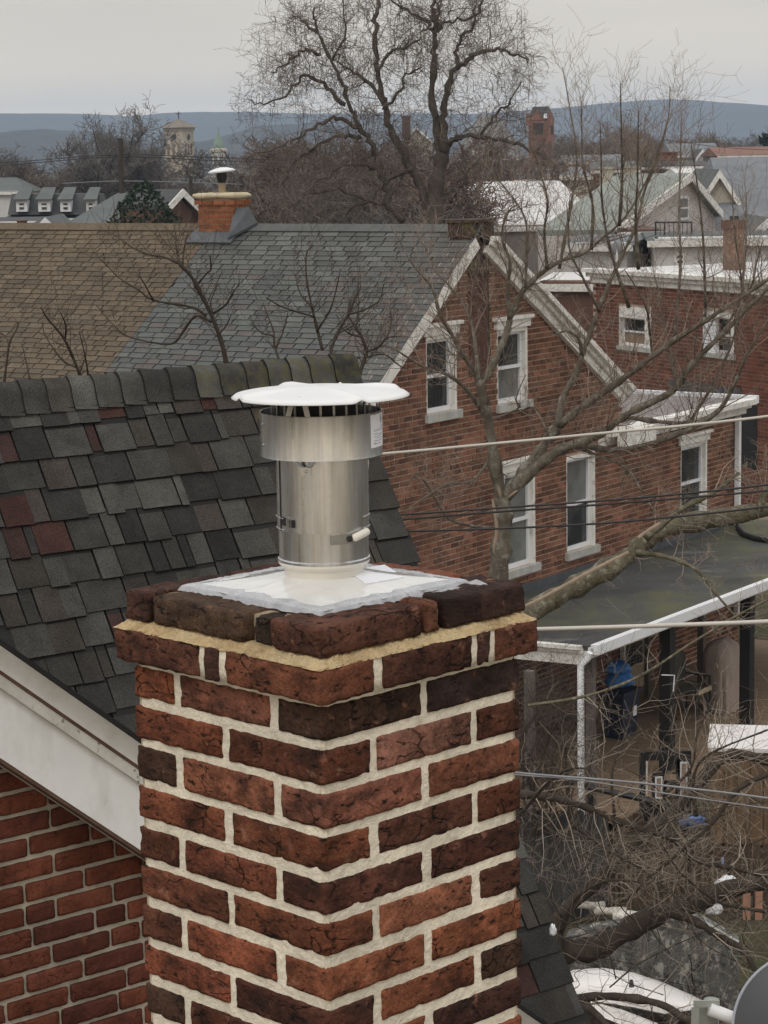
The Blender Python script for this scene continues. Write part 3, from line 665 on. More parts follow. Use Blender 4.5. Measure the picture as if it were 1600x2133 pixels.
M_MOSSBRICK = pmat('mossy_brick', (.052, .031, .025), var=.35, scale=6, rough=.95, spots=[((.12, .105, .045), 4, .58, .08, .7, (1, 1, 1))])
M_BLACK = pmat('black_paint', (.015, .015, .016), rough=.5, var=.2, scale=5)
M_FLASH = pmat('lead_flashing', (.09, .098, .108), rough=.6, var=.2, scale=5)
M_TAR = pmat('tar_roof', (.055, .056, .056), rough=.75, var=.3, scale=.7, spec=.3, fine=.12, fscale=20,
             spots=[((.105, .105, .045), .6, .56, .08, .8, (1, .5, 1)), ((.22, .22, .19), 1.1, .64, .05, .6, (.5, 1.6, 1)), ((.028, .028, .028), .5, .58, .06, .6, (1, 1, 1)), ((.33, .33, .31), 2.4, .76, .02, .6, (1, 1, 1))])
rng = random.Random(21)
GU = hd(35); GN = hd(125); GP = at(985, 700, 37.8); GP[2] = 0
def gw_(s, d, z): return GP + GU * s + GN * d + UP * z
def sz(x, y, d=0.0): q = onpl(x, y, GP + GN * d, GN) - GP; return q @ GU, q[2]
ap_s, ap_z = sz(992, 474); l_s, l_z = sz(779, 795); r_s, r_z = sz(1296, 806)
mL = (ap_z - l_z) / (ap_s - l_s); mR = (ap_z - r_z) / (r_s - ap_s)
sEndL = ap_s - 4.3; s_end = sz(1540, 950)[0]; z_cor = sz(1275, 930)[1]
def rake(s): return ap_z - (mL * (ap_s - s) if s < ap_s else mR * (s - ap_s))
gh = thing('gable_house', 'red brick gable house with white rakes and grey slate roof behind the bare tree', 'house', gw_(ap_s, 0, 0))
openings = []
def win_at(parent, fn, s0, s1, z0, z1, rec=.13, glass=(None, None), hood=True, sill=True, cas=.07):
    """a sash window in a wall frame fn(s, d, z): jamb lining, frame, two panes, meeting rail, stone sill, hood"""
    S = fn(1, 0, 0) - fn(0, 0, 0); D = fn(0, 1, 0) - fn(0, 0, 0); o = fn(0, 0, 0)
    B = lambda mb, a, b, c, d, e_, f: mb.box(o, S, D, UP, a, b, c, d, e_, f)
    mb = MB(); t = .012
    B(mb, s0, s0 + t, -rec, .01, z0, z1); B(mb, s1 - cas, s1, -rec, .012, z0, z1); B(mb, s0 + t, s1 - cas, -rec, .01, z1 - cas, z1)
    fr = obj('window', mb, M_TRIM, parent)
    mb = MB(); f = .055; a, b, c, d = s0 + t, s1 - cas, z0, z1 - cas
    B(mb, a, a + f * .5, -rec, -rec + .06, c, d); B(mb, b - f, b, -rec, -rec + .06, c, d); B(mb, a + f * .5, b - f, -rec, -rec + .06, d - f, d); B(mb, a + f * .5, b - f, -rec, -rec + .06, c, c + f * 1.4)
    zm = c + (d - c) * .5
    B(mb, a + f * .5, b - f, -rec, -rec + .07, zm - f * .5, zm + f * .5)
    obj('frame', mb, M_CLEAN, fr)
    g0, g1 = glass
    obj('pane', B(MB(), a, b, -rec - .02, -rec + .012, zm, d), g1 or M_GLASS, fr); obj('pane', B(MB(), a, b, -rec - .02, -rec + .02, c, zm - .001), g0 or M_GLASS, fr)
    if sill: obj('sill', B(MB(), s0 - .06, s1 + .10, -rec + .005, .07, z0 - .14, z0 - .002), M_STONE, fr)
    if hood:
        obj('hood', B(MB(), s0 - .10, s1 + .06, .0, .05, z1 + .004, z1 + .15), M_TRIM, fr); obj('hood', B(MB(), s0 - .15, s1 + .11, .0, .10, z1 + .151, z1 + .21), M_TRIM, fr)
    return fr
WINS = [((888, 950), (919, 697, 858), (M_GLASS, M_GLASS), True), ((1036, 1098), (1066, 683, 838), (M_GLASS2, M_GLASS), True), ((1050, 1114), (1082, 978, 1182), (M_GLASS2, M_GLASS2), True),
        ((1180, 1239), (1210, 946, 1143), (M_GLASS, M_GLASS2), False), ((1418, 1472), (1445, 922, 1080), (M_GLASS, M_GLASS), True)]
for (xa, xb), (xm, yt, yb), gl, hood in WINS:
    s0 = sz(xa, (yt + yb) / 2)[0]; s1 = sz(xb, (yt + yb) / 2)[0]; z1 = sz(xm, yt)[1]; z0 = sz(xm, yb)[1]
    openings.append((s0, s1, z0, z1)); win_at(gh, gw_, s0, s1, z0, z1, glass=gl, hood=hood)
# wall: mortar backing in strips round the openings, bricks standing proud of it
def wall_top(s): return max(rake(s) if s < r_s else -9, z_cor if s > r_s - .7 else -9)
cuts = sorted(set([sEndL, ap_s, r_s, r_s - .7, s_end] + [q for w_ in openings for q in w_[:2]]))
mb = MB()
for a, b in zip(cuts[:-1], cuts[1:]):
    m_ = (a + b) / 2; spans = [(0, None)]
    blk = sorted([(w_[2], w_[3]) for w_ in openings if w_[0] - 1e-6 <= a and b <= w_[1] + 1e-6])
    zc = 0.0
    for (q0, q1) in blk:
        mb.prism([gw_(a, -.012, zc), gw_(b, -.012, zc), gw_(b, -.012, q0), gw_(a, -.012, q0)], -GN * .35); zc = q1
    e_ = 1e-4
    mb.prism([gw_(a, -.012, zc), gw_(b, -.012, zc), gw_(b, -.012, wall_top(b - e_)), gw_(a, -.012, wall_top(a + e_))], -GN * .35)
gwall = obj('wall', mb, M_GMORT, gh)
obj('dark_room', MB().box(GP, GU, GN, UP, sEndL + .4, s_end - .4, -1.2, -.9, 0, z_cor), M_BLACK, gh)
CG, LG = .0955, .272
items = []
z = .3; r_ = 0
while z < ap_z - .1:
    s = sEndL + (r_ % 2) * LG / 2
    while s < s_end:
        a, b = s + .016, min(s + LG - .016, s_end - .002)
        segs = [(a, b)]
        for (w0, w1, y0, y1) in openings:
            if z + CG > y0 and z < y1:
                ns = []
                for (q0, q1) in segs:
                    if q1 <= w0 or q0 >= w1: ns.append((q0, q1)); continue
                    if q0 < w0 - .03: ns.append((q0, w0 - .004))
                    if q1 > w1 + .03: ns.append((w1 + .004, q1))
                segs = ns
        for (q0, q1) in segs:
            if q1 - q0 > .03 and z + CG < wall_top((q0 + q1) / 2) - .02: items.append((q0, q1, z + .0105, z + CG - .0105, rng.uniform(-.004, .004)))
        s += LG
    z += CG; r_ += 1
def one_brick(mb, it):
    q0, q1, y0, y1, d = it; c = [gw_(s, dd, zz) for zz in (y0, y1) for dd in (d + .004, -.02) for s in (q0, q1)]
    return mb.add(c, [(0, 1, 5, 4), (4, 5, 7, 6), (1, 3, 7, 5), (0, 4, 6, 2), (0, 2, 3, 1)])
vis = []
for i, it in enumerate(items):
    x, y = proj(gw_((it[0] + it[1]) / 2, 0, (it[2] + it[3]) / 2))
    if 800 < x < 1600 and 500 < y < 1200 and not (x < 860 and y > 985 + (860 - x)): vis.append((-(y + .0 * x) if False else x, i))
vis.sort(); single = set(i for _, i in vis[:300])
big = MB(); GB = [(.19, .09, .058), (.155, .075, .052), (.225, .105, .066), (.12, .06, .044), (.175, .082, .055)]
for i, it in enumerate(items):
    if i in single: k = rng.uniform(.8, 1.2); obj('brick', one_brick(MB(), it), M_GBRICK1, gwall, color=[q * k for q in rng.choice(GB)], center=True)
    else: one_brick(big, it)
obj('brickwork', big, M_GBRICK, gwall, stuff=True)
M_NEWBR = pmat('repaired_brick', (.33, .12, .06), var=.25, scale=3, rough=.95)
# rake boards
def rake_strip(name, side, off0, off1, d0, d1, mat, s_from, s_to):
    m_ = mL if side < 0 else mR; ln = math.hypot(1, m_)
    ax = (GU * side - UP * m_) / ln; pr = np.cross(ax, GN); pr = pr if pr[2] > 0 else -pr
    o = gw_(ap_s, 0, ap_z)
    return obj(name, MB().box(o, ax, pr, GN, s_from, s_to, off0, off1, d0, d1), mat, gh)
LL = math.hypot(1, mL); LR = math.hypot(1, mR)
rake_strip('rake_board', -1, -.23, -.004, .0, .115, M_TRIM, .25, 4.3 * LL)
rake_strip('rake_board', 1, -.28, -.13, .0, .10, M_TRIM, .35, (r_s - ap_s) * LR + .05); rake_strip('rake_moulding', 1, -.128, -.05, .0, .17, M_TRIM, .35, (r_s - ap_s) * LR + .08); rake_strip('rake_moulding', 1, -.048, .04, .0, .26, M_TRIM, .35, (r_s - ap_s) * LR + .1)
# gable chimney
c0, c1 = sz(975, 520)[0], sz(1016, 520)[0]; ctz = sz(990, 459)[1]
gc = obj('chimney', MB().box(GP, GU, GN, UP, c0, c1, -.3, .03, rake(c0) - .6, ctz - .28), M_MOSSBRICK, gh)
obj('chimney_top', MB().box(GP, GU, GN, UP, c0 - .06, c1 + .06, -.36, .09, ctz - .279, ctz - .03), M_MOSSBRICK, gc); obj('chimney_cap', MB().box(GP, GU, GN, UP, c0 - .09, c1 + .09, -.39, .12, ctz - .029, ctz + .02), M_MOSSBRICK, gc)
obj('chimney_breast', MB().box(GP, GU, GN, UP, c0, c1, -.012, .012, rake(c0) - 2.3, rake(c0) - .601), pmat('dark_breast_brick', (.085, .040, .030), var=.35, scale=2.5, rough=.95), gc)
# left roof: plane coordinates a (back along the ridge) and t (down the slope)
RX = -GN; RD = (-GU - UP * mL) / LL; RNn = (UP - GU * mL) / LL
RO = gw_(ap_s, 0, ap_z)
def rfat(x, y): q = onpl(x, y, RO, RNn) - RO; return q @ RX, q @ RD
def rfp(a_, t, d=0.0): return RO + RX * a_ + RD * t + RNn * d
a_bound = (rfat(428, 512)[0] + rfat(228, 757)[0]) / 2
exr = (rfat(650, 736)[1] - rfat(650, 520)[1]) / 19.9
t_max = 4.3 * LL
rh = thing('row_house', 'row house with tan brown shingled roof at left, joined to the grey slate roof', 'house', rfp(a_bound + 4, 3) * np.array([1, 1, 0]))
roofs = []
for (own, a0, a1, nm) in ((gh, -.10, a_bound, 'grey'), (rh, a_bound + .01, a_bound + 12, 'tan')):
    mb = MB(); mb.box(RO, RX, RD, RNn, a0 + .13 if nm == 'grey' else a0, a1, .0, t_max + .1, -.10, -.01)
    rd2 = (GU - UP * mR) / LR; rn2 = (UP + GU * mR) / LR
    mb.box(RO - UP * .012, RX, rd2, rn2, a0 + .0, a1, .012, (r_s - ap_s) * LR + .1, -.13, -.012)
    roofs.append(obj('roof', mb, M_UNDER, own))
obj('wall', MB().box(GP, GU, GN, UP, ap_s - 4.1, ap_s + 3.4, -(a_bound + 11.8), -(a_bound + .2), 0, ap_z - 4.1 * mL - .25), M_PLAINBR, rh)
obj('end_wall', MB().prism([gw_(ap_s - 4.1, -(a_bound + 11.6), ap_z - 4.1 * mL - .25), gw_(ap_s + 3.4, -(a_bound + 11.6), ap_z - 4.1 * mL - .25), gw_(ap_s, -(a_bound + 11.6), ap_z - .2)], -GN * .2), M_PLAINBR, rh)
obj('side_wall', MB().box(GP, GU, GN, UP, sEndL + .05, sEndL + .35, -(a_bound + .1), -.37, 0, rake(sEndL) - .25), M_PLAINBR, gh)
obj('back_wall', MB().box(GP, GU, GN, UP, ap_s - 4.1, s_end - .02, -(a_bound - .1), -.37, 0, z_cor - .3), M_PLAINBR, gh) if False else None
SL = [(.100, .104, .101), (.09, .094, .092), (.113, .116, .111), (.108, .097, .092), (.098, .106, .1), (.083, .086, .086)]
TN = [(.128, .101, .073), (.118, .093, .069), (.14, .11, .08), (.108, .089, .068), (.124, .097, .07)]
def slate(mb, a0, a1, t1, th):                           # t1 = lower edge
    t0 = t1 - exr * 1.25
    v = [rfp(a0, t1, .004), rfp(a1, t1, .004), rfp(a1, t1, .004 + th), rfp(a0, t1, .004 + th), rfp(a0, t0, .001), rfp(a1, t0, .001)]
    return mb.add(v, [(0, 3, 2, 1), (3, 4, 5, 2), (0, 4, 3), (1, 2, 5)])
for (own, a0, a1, mat, mats, cols, nm, rf, wd) in ((gh, -.12, a_bound, M_SLATE, M_SLATE_S, SL, 'slate', roofs[0], .36), (rh, a_bound + .012, a_bound + 12, M_TAN, M_TAN_S, TN, 'shingle', roofs[1], .34)):
    cand = []; t1 = exr * 2.0; r_ = 0
    while t1 < t_max:
        a_ = a0 - (r_ % 2) * wd * .5 - rng.uniform(0, .1) * wd
        while a_ < a1:
            w_ = wd * rng.choice([1, 1, 1, .8, 1.2]); q0, q1 = max(a_ + .012, a0), min(a_ + w_ - .014, a1)
            if q1 - q0 > .05: cand.append((q0, q1, t1 + rng.uniform(-.006, .006), rng.uniform(.010, .016)))
            a_ += w_
        t1 += exr; r_ += 1
    key = []
    for i, c in enumerate(cand):
        x, y = proj(rfp((c[0] + c[1]) / 2, c[2] - exr / 2))
        if -10 < x < 990 and y < 800 - .1 * min(x, 725) + 5 and not (480 < x < 850 and y > 795): key.append((-y, i))
    key.sort(); sing = set(i for _, i in key[:300]); big = MB()
    for i, c in enumerate(cand):
        if i in sing: k = rng.uniform(.9, 1.1); obj(nm, slate(MB(), *c), mat, rf, color=[q * k for q in rng.choice(cols)], center=True)
        else: slate(big, *c)
    obj(nm + '_courses', big, mats, rf, stuff=True)
    col = rng.choice(cols)
    mb = MB(); mb.prism([rfp(a0, -.03, .05), rfp(a1, -.03, .05), rfp(a1, exr * 1.15, .035), rfp(a0, exr * 1.15, .035)], -RNn * .03); obj('ridge_strip', mb, mat, rf, color=[q * 1.05 for q in cols[0]])
# ridge chimney with stone cap, pipe and white mushroom cowl
sc_a, _ = rfat(462, 476); so = RO + RX * sc_a
sw, sdp = .82, .42
st = thing('ridge_chimney', 'small orange brick chimney with stone cap and white mushroom cowl on the roof ridge', 'chimney', (so[0], so[1], so[2] - .4))
SX, SY = GN, -GU                                         # wide face looks to the left and towards the viewer
zb_, zt_ = so[2] - .55, at(462, 413, so[1])[2]
sm = obj('mortar', MB().box(so - UP * so[2], SX, SY, UP, -sw / 2 + .01, sw / 2 - .01, -sdp / 2 + .01, sdp / 2 - .01, zb_, zt_), M_GMORT, st)
M_OBR = pmat('orange_brick', objcol=True, var=.25, scale=4, fine=.2, fscale=30, rough=.95, spec=.15, spots=[((.06, .05, .04), 2, .62, .08, .7, (1, 1, 1))])
zz = zb_; k_ = 0
while zz < zt_ - .03:
    hgt_ = .086; off = (k_ % 2) * .13
    top2 = zz > zt_ - .2; ex = .04 if top2 else 0
    for (o_, X_, w_, nrm) in ((so + SY * (sdp / 2) - SX * sw / 2, SX, sw, SY), (so + SX * (sw / 2) - SY * sdp / 2, SY, sdp, SX)):
        q = -off
        while q < w_:
            a, b = max(q + .008, 0 - (ex if q <= 0 else 0)), min(q + .25, w_ + ex)
            if b - a > .04:
                c = [(o_ - UP * o_[2]) + X_ * s + nrm * d + UP * h for h in (zz + .008, zz + hgt_ - .008) for d in (.006 + ex, -.03) for s in (a, b)]
                kk = rng.uniform(.75, 1.2); obj('brick', MB().add(c, [(0, 1, 5, 4), (4, 5, 7, 6), (1, 3, 7, 5), (0, 4, 6, 2), (0, 2, 3, 1)]), M_OBR, st, color=[h * kk for h in (.26, .095, .045)], center=True)
            q += .262
    zz += hgt_; k_ += 1
mb = MB(); rough_box(mb, so - UP * so[2], SX, SY, UP, -sw / 2 - .08, sw / 2 + .08, -sdp / 2 - .08, sdp / 2 + .08, zt_ - .005, zt_ + .10, r=.04, amp=.012, chip=.02, res=.07, seed=9, fs=4)
obj('cap_stone', mb, pmat('cream_stone', (.52, .45, .31), var=.18, scale=4, rough=.9, spots=[((.12, .10, .08), 3, .66, .06, .6, (1, 1, 1))]), st, smooth=True)
pz = [at(460, y, so[1])[2] for y in (400, 381, 368, 357)]
po = so - UP * so[2]
obj('flue_pipe', MB().lathe(po, [(.065, zt_ + .09), (.065, pz[1])], 16), pmat('tan_pipe', (.28, .23, .15), rough=.7), st, smooth=True)
obj('cowl_neck', MB().lathe(po, [(.06, pz[1] - .01), (.075, pz[1] + .03), (.10, pz[2]), (.09, pz[3])], 16), M_BLACK, st, smooth=True)
tilt = np.array([math.cos(.1), 0, math.sin(.1)]); tz = np.cross(np.array([0, -1.0, 0]), tilt) * -1; tz = np.cross(tilt, np.array([0, 1.0, 0]))
obj('cowl', MB().lathe(po + UP * pz[3], [(.001, .075), (.10, .065), (.2, .035), (.245, .012), (.25, -.005), (.23, -.022), (.1, -.02), (.001, -.02)], 28, tilt, np.array([0, 1.0, 0]), tz), M_CLEAN, st, smooth=True)
mb = MB()
q0 = rfat(447, 508); q1 = rfat(500, 470)
mb.box(RO, RX, RD, RNn, sc_a - sw / 2 - .1, sc_a + sw / 2 + .12, .12, .52, .02, .06)
mb.prism([rfp(sc_a - sw / 2 - .02, .45, .05), rfp(sc_a - sw / 2 - .42, .0, .05), rfp(sc_a - sw / 2 - .30, -.12, .30), rfp(sc_a - sw / 2 + .02, -.10, .30)], RNn * .05)
obj('flashing', mb, M_FLASH, st)
# flat roofed wing with its heavy cornice
w0, _ = sz(1275, 910, .3); w1, _ = sz(1576, 832, .3); zc1 = sz(1576, 830, .3)[1]; zc0 = sz(1275, 932, .3)[1]
bk = onz(1287, 803, zc1) - GP; d_back = bk @ GN
obj('wing_roof', MB().box(GP, GU, GN, UP, r_s - .3, w1 - .06, d_back, -.02, zc1 - .3, zc1 - .02), pmat('grey_membrane', (.21, .19, .18), var=.2, scale=.7, rough=.9, spots=[((.12, .11, .105), .8, .6, .08, .5, (1, 1, 1))]), gh)
for i, (d0, d1, z0_, z1_) in enumerate([(.001, .12, zc0, zc0 + .12), (.001, .22, zc0 + .121, zc0 + (zc1 - zc0) * .62), (.001, .32, zc0 + (zc1 - zc0) * .62 + .001, zc1)]):
    obj('cornice', MB().box(GP, GU, GN, UP, w0 + .0, w1 - .1 + .04 * i, d0, d1, z0_, z1_), M_TRIM, gh)
obj('roof_edge', MB().box(GP, GU, GN, UP, w1 - .055, w1 + .06, d_back, .33, zc1 - .10, zc1 + .06), M_CLEAN, gh)
obj('wing_end_wall', MB().box(GP, GU, GN, UP, s_end - .3, s_end - .003, d_back, -.37, 0, z_cor - .32), M_GMORT, gh)
gx0 = sz(1284, 915, .3)[0]; gx1 = sz(1348, 895, .3)[0]
obj('gutter_box', MB().box(GP, GU, GN, UP, gx0, gx1, .325, .5, zc0 + .0, zc1 - .02), M_TRIM, gh)
dsx = sz(1541, 950, .12)[0]
obj('downspout', MB().box(GP, GU, GN, UP, dsx - .05, dsx + .05, .03, .13, 1.0, zc0 - .05), M_CLEAN, gh)

# ---------------------------------------------------------------- porch of the gable house
PD = 3.5
zj = sz(1240, 1186)[1]; pe = sz(1232, 1347, PD); sl_ = pe[0]; ze = pe[1]; sr_ = sl_ + 13
obj('porch_roof', MB().prism([gw_(sl_, .0, zj), gw_(sr_, .0, zj), gw_(sr_, PD - .04, ze), gw_(sl_, PD - .04, ze)], -UP * .1), M_TAR, gh)
obj('roof_flashing', MB().prism([gw_(sl_, .012, zj + .003), gw_(s_end, .012, zj + .003), gw_(s_end, .03, zj + .16), gw_(sl_, .03, zj + .16)], GN * .01), M_FLASH, gh)
for i, (d0, d1, a, b) in enumerate([(-.13, -.02, -.20, -.08), (-.05, .05, -.079, -.02), (.0, .12, -.12, .035)]):
    obj('gutter', MB().box(GP, GU, GN, UP, sl_ - .02, sr_, PD + d0, PD + d1, ze + a, ze + b), M_TRIM if i < 2 else M_CLEAN, gh)
for i, (a, b, h0, h1) in enumerate([(.0, .06, -.30, -.11), (-.05, .05, -.109, -.04), (-.12, .0, -.039, .02)]):
    mb = MB(); sl2 = (zj - ze) / PD
    mb.prism([gw_(sl_ - .03 + a, PD - .14, ze + h0 + .14 * sl2), gw_(sl_ - .03 + b, PD - .14, ze + h0 + .14 * sl2), gw_(sl_ - .03 + b, PD - .14, ze + h1 + .14 * sl2), gw_(sl_ - .03 + a, PD - .14, ze + h1 + .14 * sl2)], (gw_(0, 0, zj) - gw_(0, PD, ze)) * ((PD - .14) / PD))
    obj('end_fascia', mb, M_TRIM, gh)
z_dk = sz(1388, 1605, PD - .2)[1]
def post(name, x, y, w, mat, d=PD - .2, top=None, zb=None):
    s = sz(x, y, d)[0]; return obj(name, MB().box(GP, GU, GN, UP, s - w / 2, s + w / 2, d - w / 2, d + w / 2, zb if zb is not None else z_dk - .2, top or (ze - .1)), mat, gh)
M_POST = pmat('grey_wood', (.13, .115, .10), var=.3, scale=8, rough=.9, stretch=(1, 1, .2)); M_BROWN = pmat('brown_boards', (.155, .10, .058), var=.4, scale=5, rough=.9, stretch=(3, 3, .35), spots=[((.05, .035, .025), 4, .6, .1, .6, (2, 2, .3))])
s_ds = sz(1216, 1500, PD)[0]
obj('downspout', MB().tube([gw_(s_ds + .10, PD + .06, ze - .06), gw_(s_ds + .10, PD + .02, ze - .16), gw_(s_ds, PD - .05, ze - .26), gw_(s_ds, PD - .05, 0)], [.05, .05, .055, .055], 10), M_CLEAN, gh, smooth=True, angle=50)
post('porch_post', 1231, 1450, .12, M_POST); post('porch_post', 1390, 1450, .2, M_BLACK, zb=0); post('porch_post', 1556, 1400, .2, M_BLACK, zb=0); post('porch_post', 1104, 1500, .13, M_POST, zb=0); post('porch_post', 1349, 1400, .09, M_POST, d=.6); post('porch_post', 1462, 1330, .13, M_POST, d=1.2)
obj('plant_hook', MB().tube([gw_(sz(1387, 1340, PD)[0], PD - .08, z_dk + 1.75), gw_(sz(1396, 1345, PD)[0] + .12, PD + .02, z_dk + 1.7), gw_(sz(1396, 1375, PD)[0] + .02, PD + .05, z_dk + 1.45)], [.012] * 3, 6), M_CLEAN, gh)
deck = obj('deck', MB().box(GP, GU, GN, UP, sl_ + .1, sr_, .012, PD + .5, z_dk - .12, z_dk), pmat('deck_boards', (.22, .15, .095), var=.3, scale=2, rough=.85, stretch=(.4, 6, 1)), gh)
s = sl_ + .12
while s < sl_ + 8.5:                                     # upright skirting boards below the deck
    w_ = .2; k = rng.uniform(.8, 1.2)
    obj('board', MB().box(GP, GU, GN, UP, s, s + w_ - .012, PD + .501, PD + .525 + rng.uniform(0, .01), .0, z_dk - .01 + rng.uniform(-.01, .004)), M_BROWN, deck, center=True); s += w_
d0s, d1s = sz(1297, 1430, .02)[0], sz(1336, 1430, .02)[0]; dz1 = sz(1316, 1335, .02)[1]
door = obj('door', MB().box(GP, GU, GN, UP, d0s, d1s, .012, .07, z_dk, dz1), pmat('tan_door', (.34, .26, .17), var=.12, scale=3, rough=.6), gh)
mb = MB()
for i in range(6): t = d0s + .08 + (d1s - d0s - .16) * i / 5; mb.box(GP, GU, GN, UP, t - .008, t + .008, .078, .088, z_dk + (dz1 - z_dk) * .52, dz1 - .06)
for i in range(7): t = z_dk + (dz1 - z_dk) * .52 + ((dz1 - .06) - z_dk - (dz1 - z_dk) * .52) * i / 6; mb.box(GP, GU, GN, UP, d0s + .08, d1s - .08, .089, .096, t - .008, t + .008)
obj('door_glass', MB().box(GP, GU, GN, UP, d0s + .07, d1s - .07, .071, .077, z_dk + (dz1 - z_dk) * .5, dz1 - .04), M_GLASS, door); obj('lattice', mb, M_POST, door)
mb = MB()
for t in (d0s - .09, d1s + .02): mb.box(GP, GU, GN, UP, t, t + .07, .012, .10, z_dk, dz1 + .05)
obj('door_frame', mb, M_TRIM, door)
obj('roof_hose', MB().tube([at(x, y, gw_(0, 0, 0)[1] + 0 * x) if False else onpl(x, y, gw_(0, 0, zj) + UP * .05, np.cross(GU, gw_(0, PD, ze) - gw_(0, 0, zj))) for x, y in ((1538, 1088), (1540, 1102), (1552, 1114), (1575, 1122), (1600, 1126), (1640, 1126))], [.06] * 6, 8), M_BLACK, gh, smooth=True)
# ---------------------------------------------------------------- things on and under the porch
rng = random.Random(31)
def blob(name, c, rx, ry, rz, mat, seed_, amp=.3, nu=22, nv=12, flat=True, parent=None, fs=2.2):
    mb = MB(); vs = []; fs_ = []
    for j in range(nv + 1):
        ph = math.pi * j / nv - math.pi / 2
        for i in range(nu):
            th = 2 * math.pi * i / nu; d = np.array([math.cos(ph) * math.cos(th), math.cos(ph) * math.sin(th), math.sin(ph)])
            q = 1 + amp * mnoise.fractal(Vector(d * fs) + Vector((seed_ * 5.1, 2, 7)), 1, 2, 3)
            p = np.array([d[0] * rx, d[1] * ry, d[2] * rz]) * q
            if flat: p[2] = max(p[2], -rz * .55)
            vs.append(c + p)
    for j in range(nv):
        for i in range(nu): fs_.append((j * nu + i, j * nu + (i + 1) % nu, (j + 1) * nu + (i + 1) % nu, (j + 1) * nu + i))
    mb.add(vs, fs_); return obj(name, mb, mat, parent, smooth=True)
def porch_pt(x, y): return onz(x, y, z_dk)
M_BIN = pmat('dark_blue_plastic', (.018, .026, .048), rough=.5, var=.2, scale=5); M_BLUE = pmat('blue_plastic', (.06, .20, .50), rough=.4, var=.3, scale=6, spots=[((.5, .55, .6), 5, .68, .04, .7, (1, 1, 1))])
b0 = porch_pt(1290, 1532)
bin_ = thing('trash_bin', 'dark blue trash bin with bright blue bags piled on top, under the porch', 'trash bin', b0)
mb = MB(); a = [(-.27, 0), (.27, 0)]
lo = [b0 + GU * x + GN * y for x, y in ((-.25, -.2), (.25, -.2), (.25, .2), (-.25, .2))]; hi = [b0 + GU * x + GN * y + UP * .82 for x, y in ((-.3, -.25), (.3, -.25), (.3, .25), (-.3, .25))]
mb.add(lo + hi, [(3, 2, 1, 0), (0, 1, 5, 4), (1, 2, 6, 5), (2, 3, 7, 6), (3, 0, 4, 7)]); obj('bin_body', mb, M_BIN, bin_)
obj('bin_rim', MB().box(b0, GU, GN, UP, -.33, .33, -.28, .28, .80, .86), M_BIN, bin_)
obj('sticker', MB().box(b0, GU, GN, UP, .04, .17, .255, .262, .38, .56), M_LABEL, bin_)
tag(blob('blue_bag', b0 + UP * 1.02, .26, .26, .17, M_BLUE, 3, .35), 'bright blue plastic bag on the dark trash bin', 'bag'); tag(blob('blue_bag', b0 + UP * 1.24 - GU * .03, .22, .2, .13, M_BLUE, 5, .35), 'upper blue plastic bag topping the pile on the bin', 'bag')
# covered grill
M_COVER = pmat('tan_cloth_cover', (.36, .29, .25), rough=.9, var=.18, scale=3, bump=.02, bscale=5, stretch=(2, 2, .5))
c0_ = porch_pt(1503, 1478); mb = MB(); n = 36; prof = [(0, .36, .26), (.15, .37, .27), (.5, .36, .25), (.85, .40, .27), (1.1, .42, .27), (1.25, .36, .22), (1.34, .2, .12), (1.36, .01, .01)]; vs = []; fs = []
for (h, ra, rb) in prof:
    for i in range(n):
        t = 2 * math.pi * i / n; e_ = .6; cx_ = math.copysign(abs(math.cos(t)) ** e_, math.cos(t)); sy_ = math.copysign(abs(math.sin(t)) ** e_, math.sin(t))
        f = 1 + (.09 * math.sin(t * 9 + h * 2) + .06 * math.sin(t * 17)) * max(0, 1 - h / 1.1) + (.25 * (h / 1.36) if False else 0)
        vs.append(c0_ + GU * (ra * cx_ * f) + GN * (rb * sy_ * f) + UP * h)
for j in range(len(prof) - 1):
    for i in range(n): fs.append((j * n + i, j * n + (i + 1) % n, (j + 1) * n + (i + 1) % n, (j + 1) * n + i))
tag(obj('covered_grill', mb.add(vs, fs), M_COVER, smooth=True), 'grill under a draped tan cloth cover on the porch', 'grill cover')
# chair
h0 = porch_pt(1440, 1490); ch = thing('porch_chair', 'dark metal chair with a pale seat edge beside the tan grill cover', 'chair', h0)
M_CH = pmat('chair_metal', (.05, .048, .045), rough=.5, var=.2); M_CHS = pmat('chair_cloth', (.10, .095, .075), rough=.9, var=.2)
for sx in (-1, 1):
    for sy in (-1, 1): obj('leg', MB().tube([h0 + GU * .25 * sx + GN * .23 * sy, h0 + GU * .22 * sx + GN * .2 * sy + UP * .48], [.018, .018], 6), M_CH, ch)
    obj('armrest', MB().tube([h0 + GU * .27 * sx + GN * .25, h0 + GU * .28 * sx + GN * .24 + UP * .72, h0 + GU * .28 * sx - GN * .25 + UP * .72], [.02] * 3, 6), M_CH, ch)
obj('seat', MB().box(h0, GU, GN, UP, -.26, .26, -.24, .26, .46, .53), M_CHS, ch); obj('seat_edge', MB().box(h0, GU, GN, UP, -.26, .26, .261, .29, .465, .55), pmat('pale_edge', (.42, .37, .24)), ch)
mb = MB(); mb.prism([h0 + GU * x - GN * .26 + UP * z_ for x, z_ in ((-.27, .55), (.27, .55), (.30, .95), (.2, 1.15), (-.2, 1.15), (-.30, .95))], -GN * .05); obj('backrest', mb, M_CHS, ch)
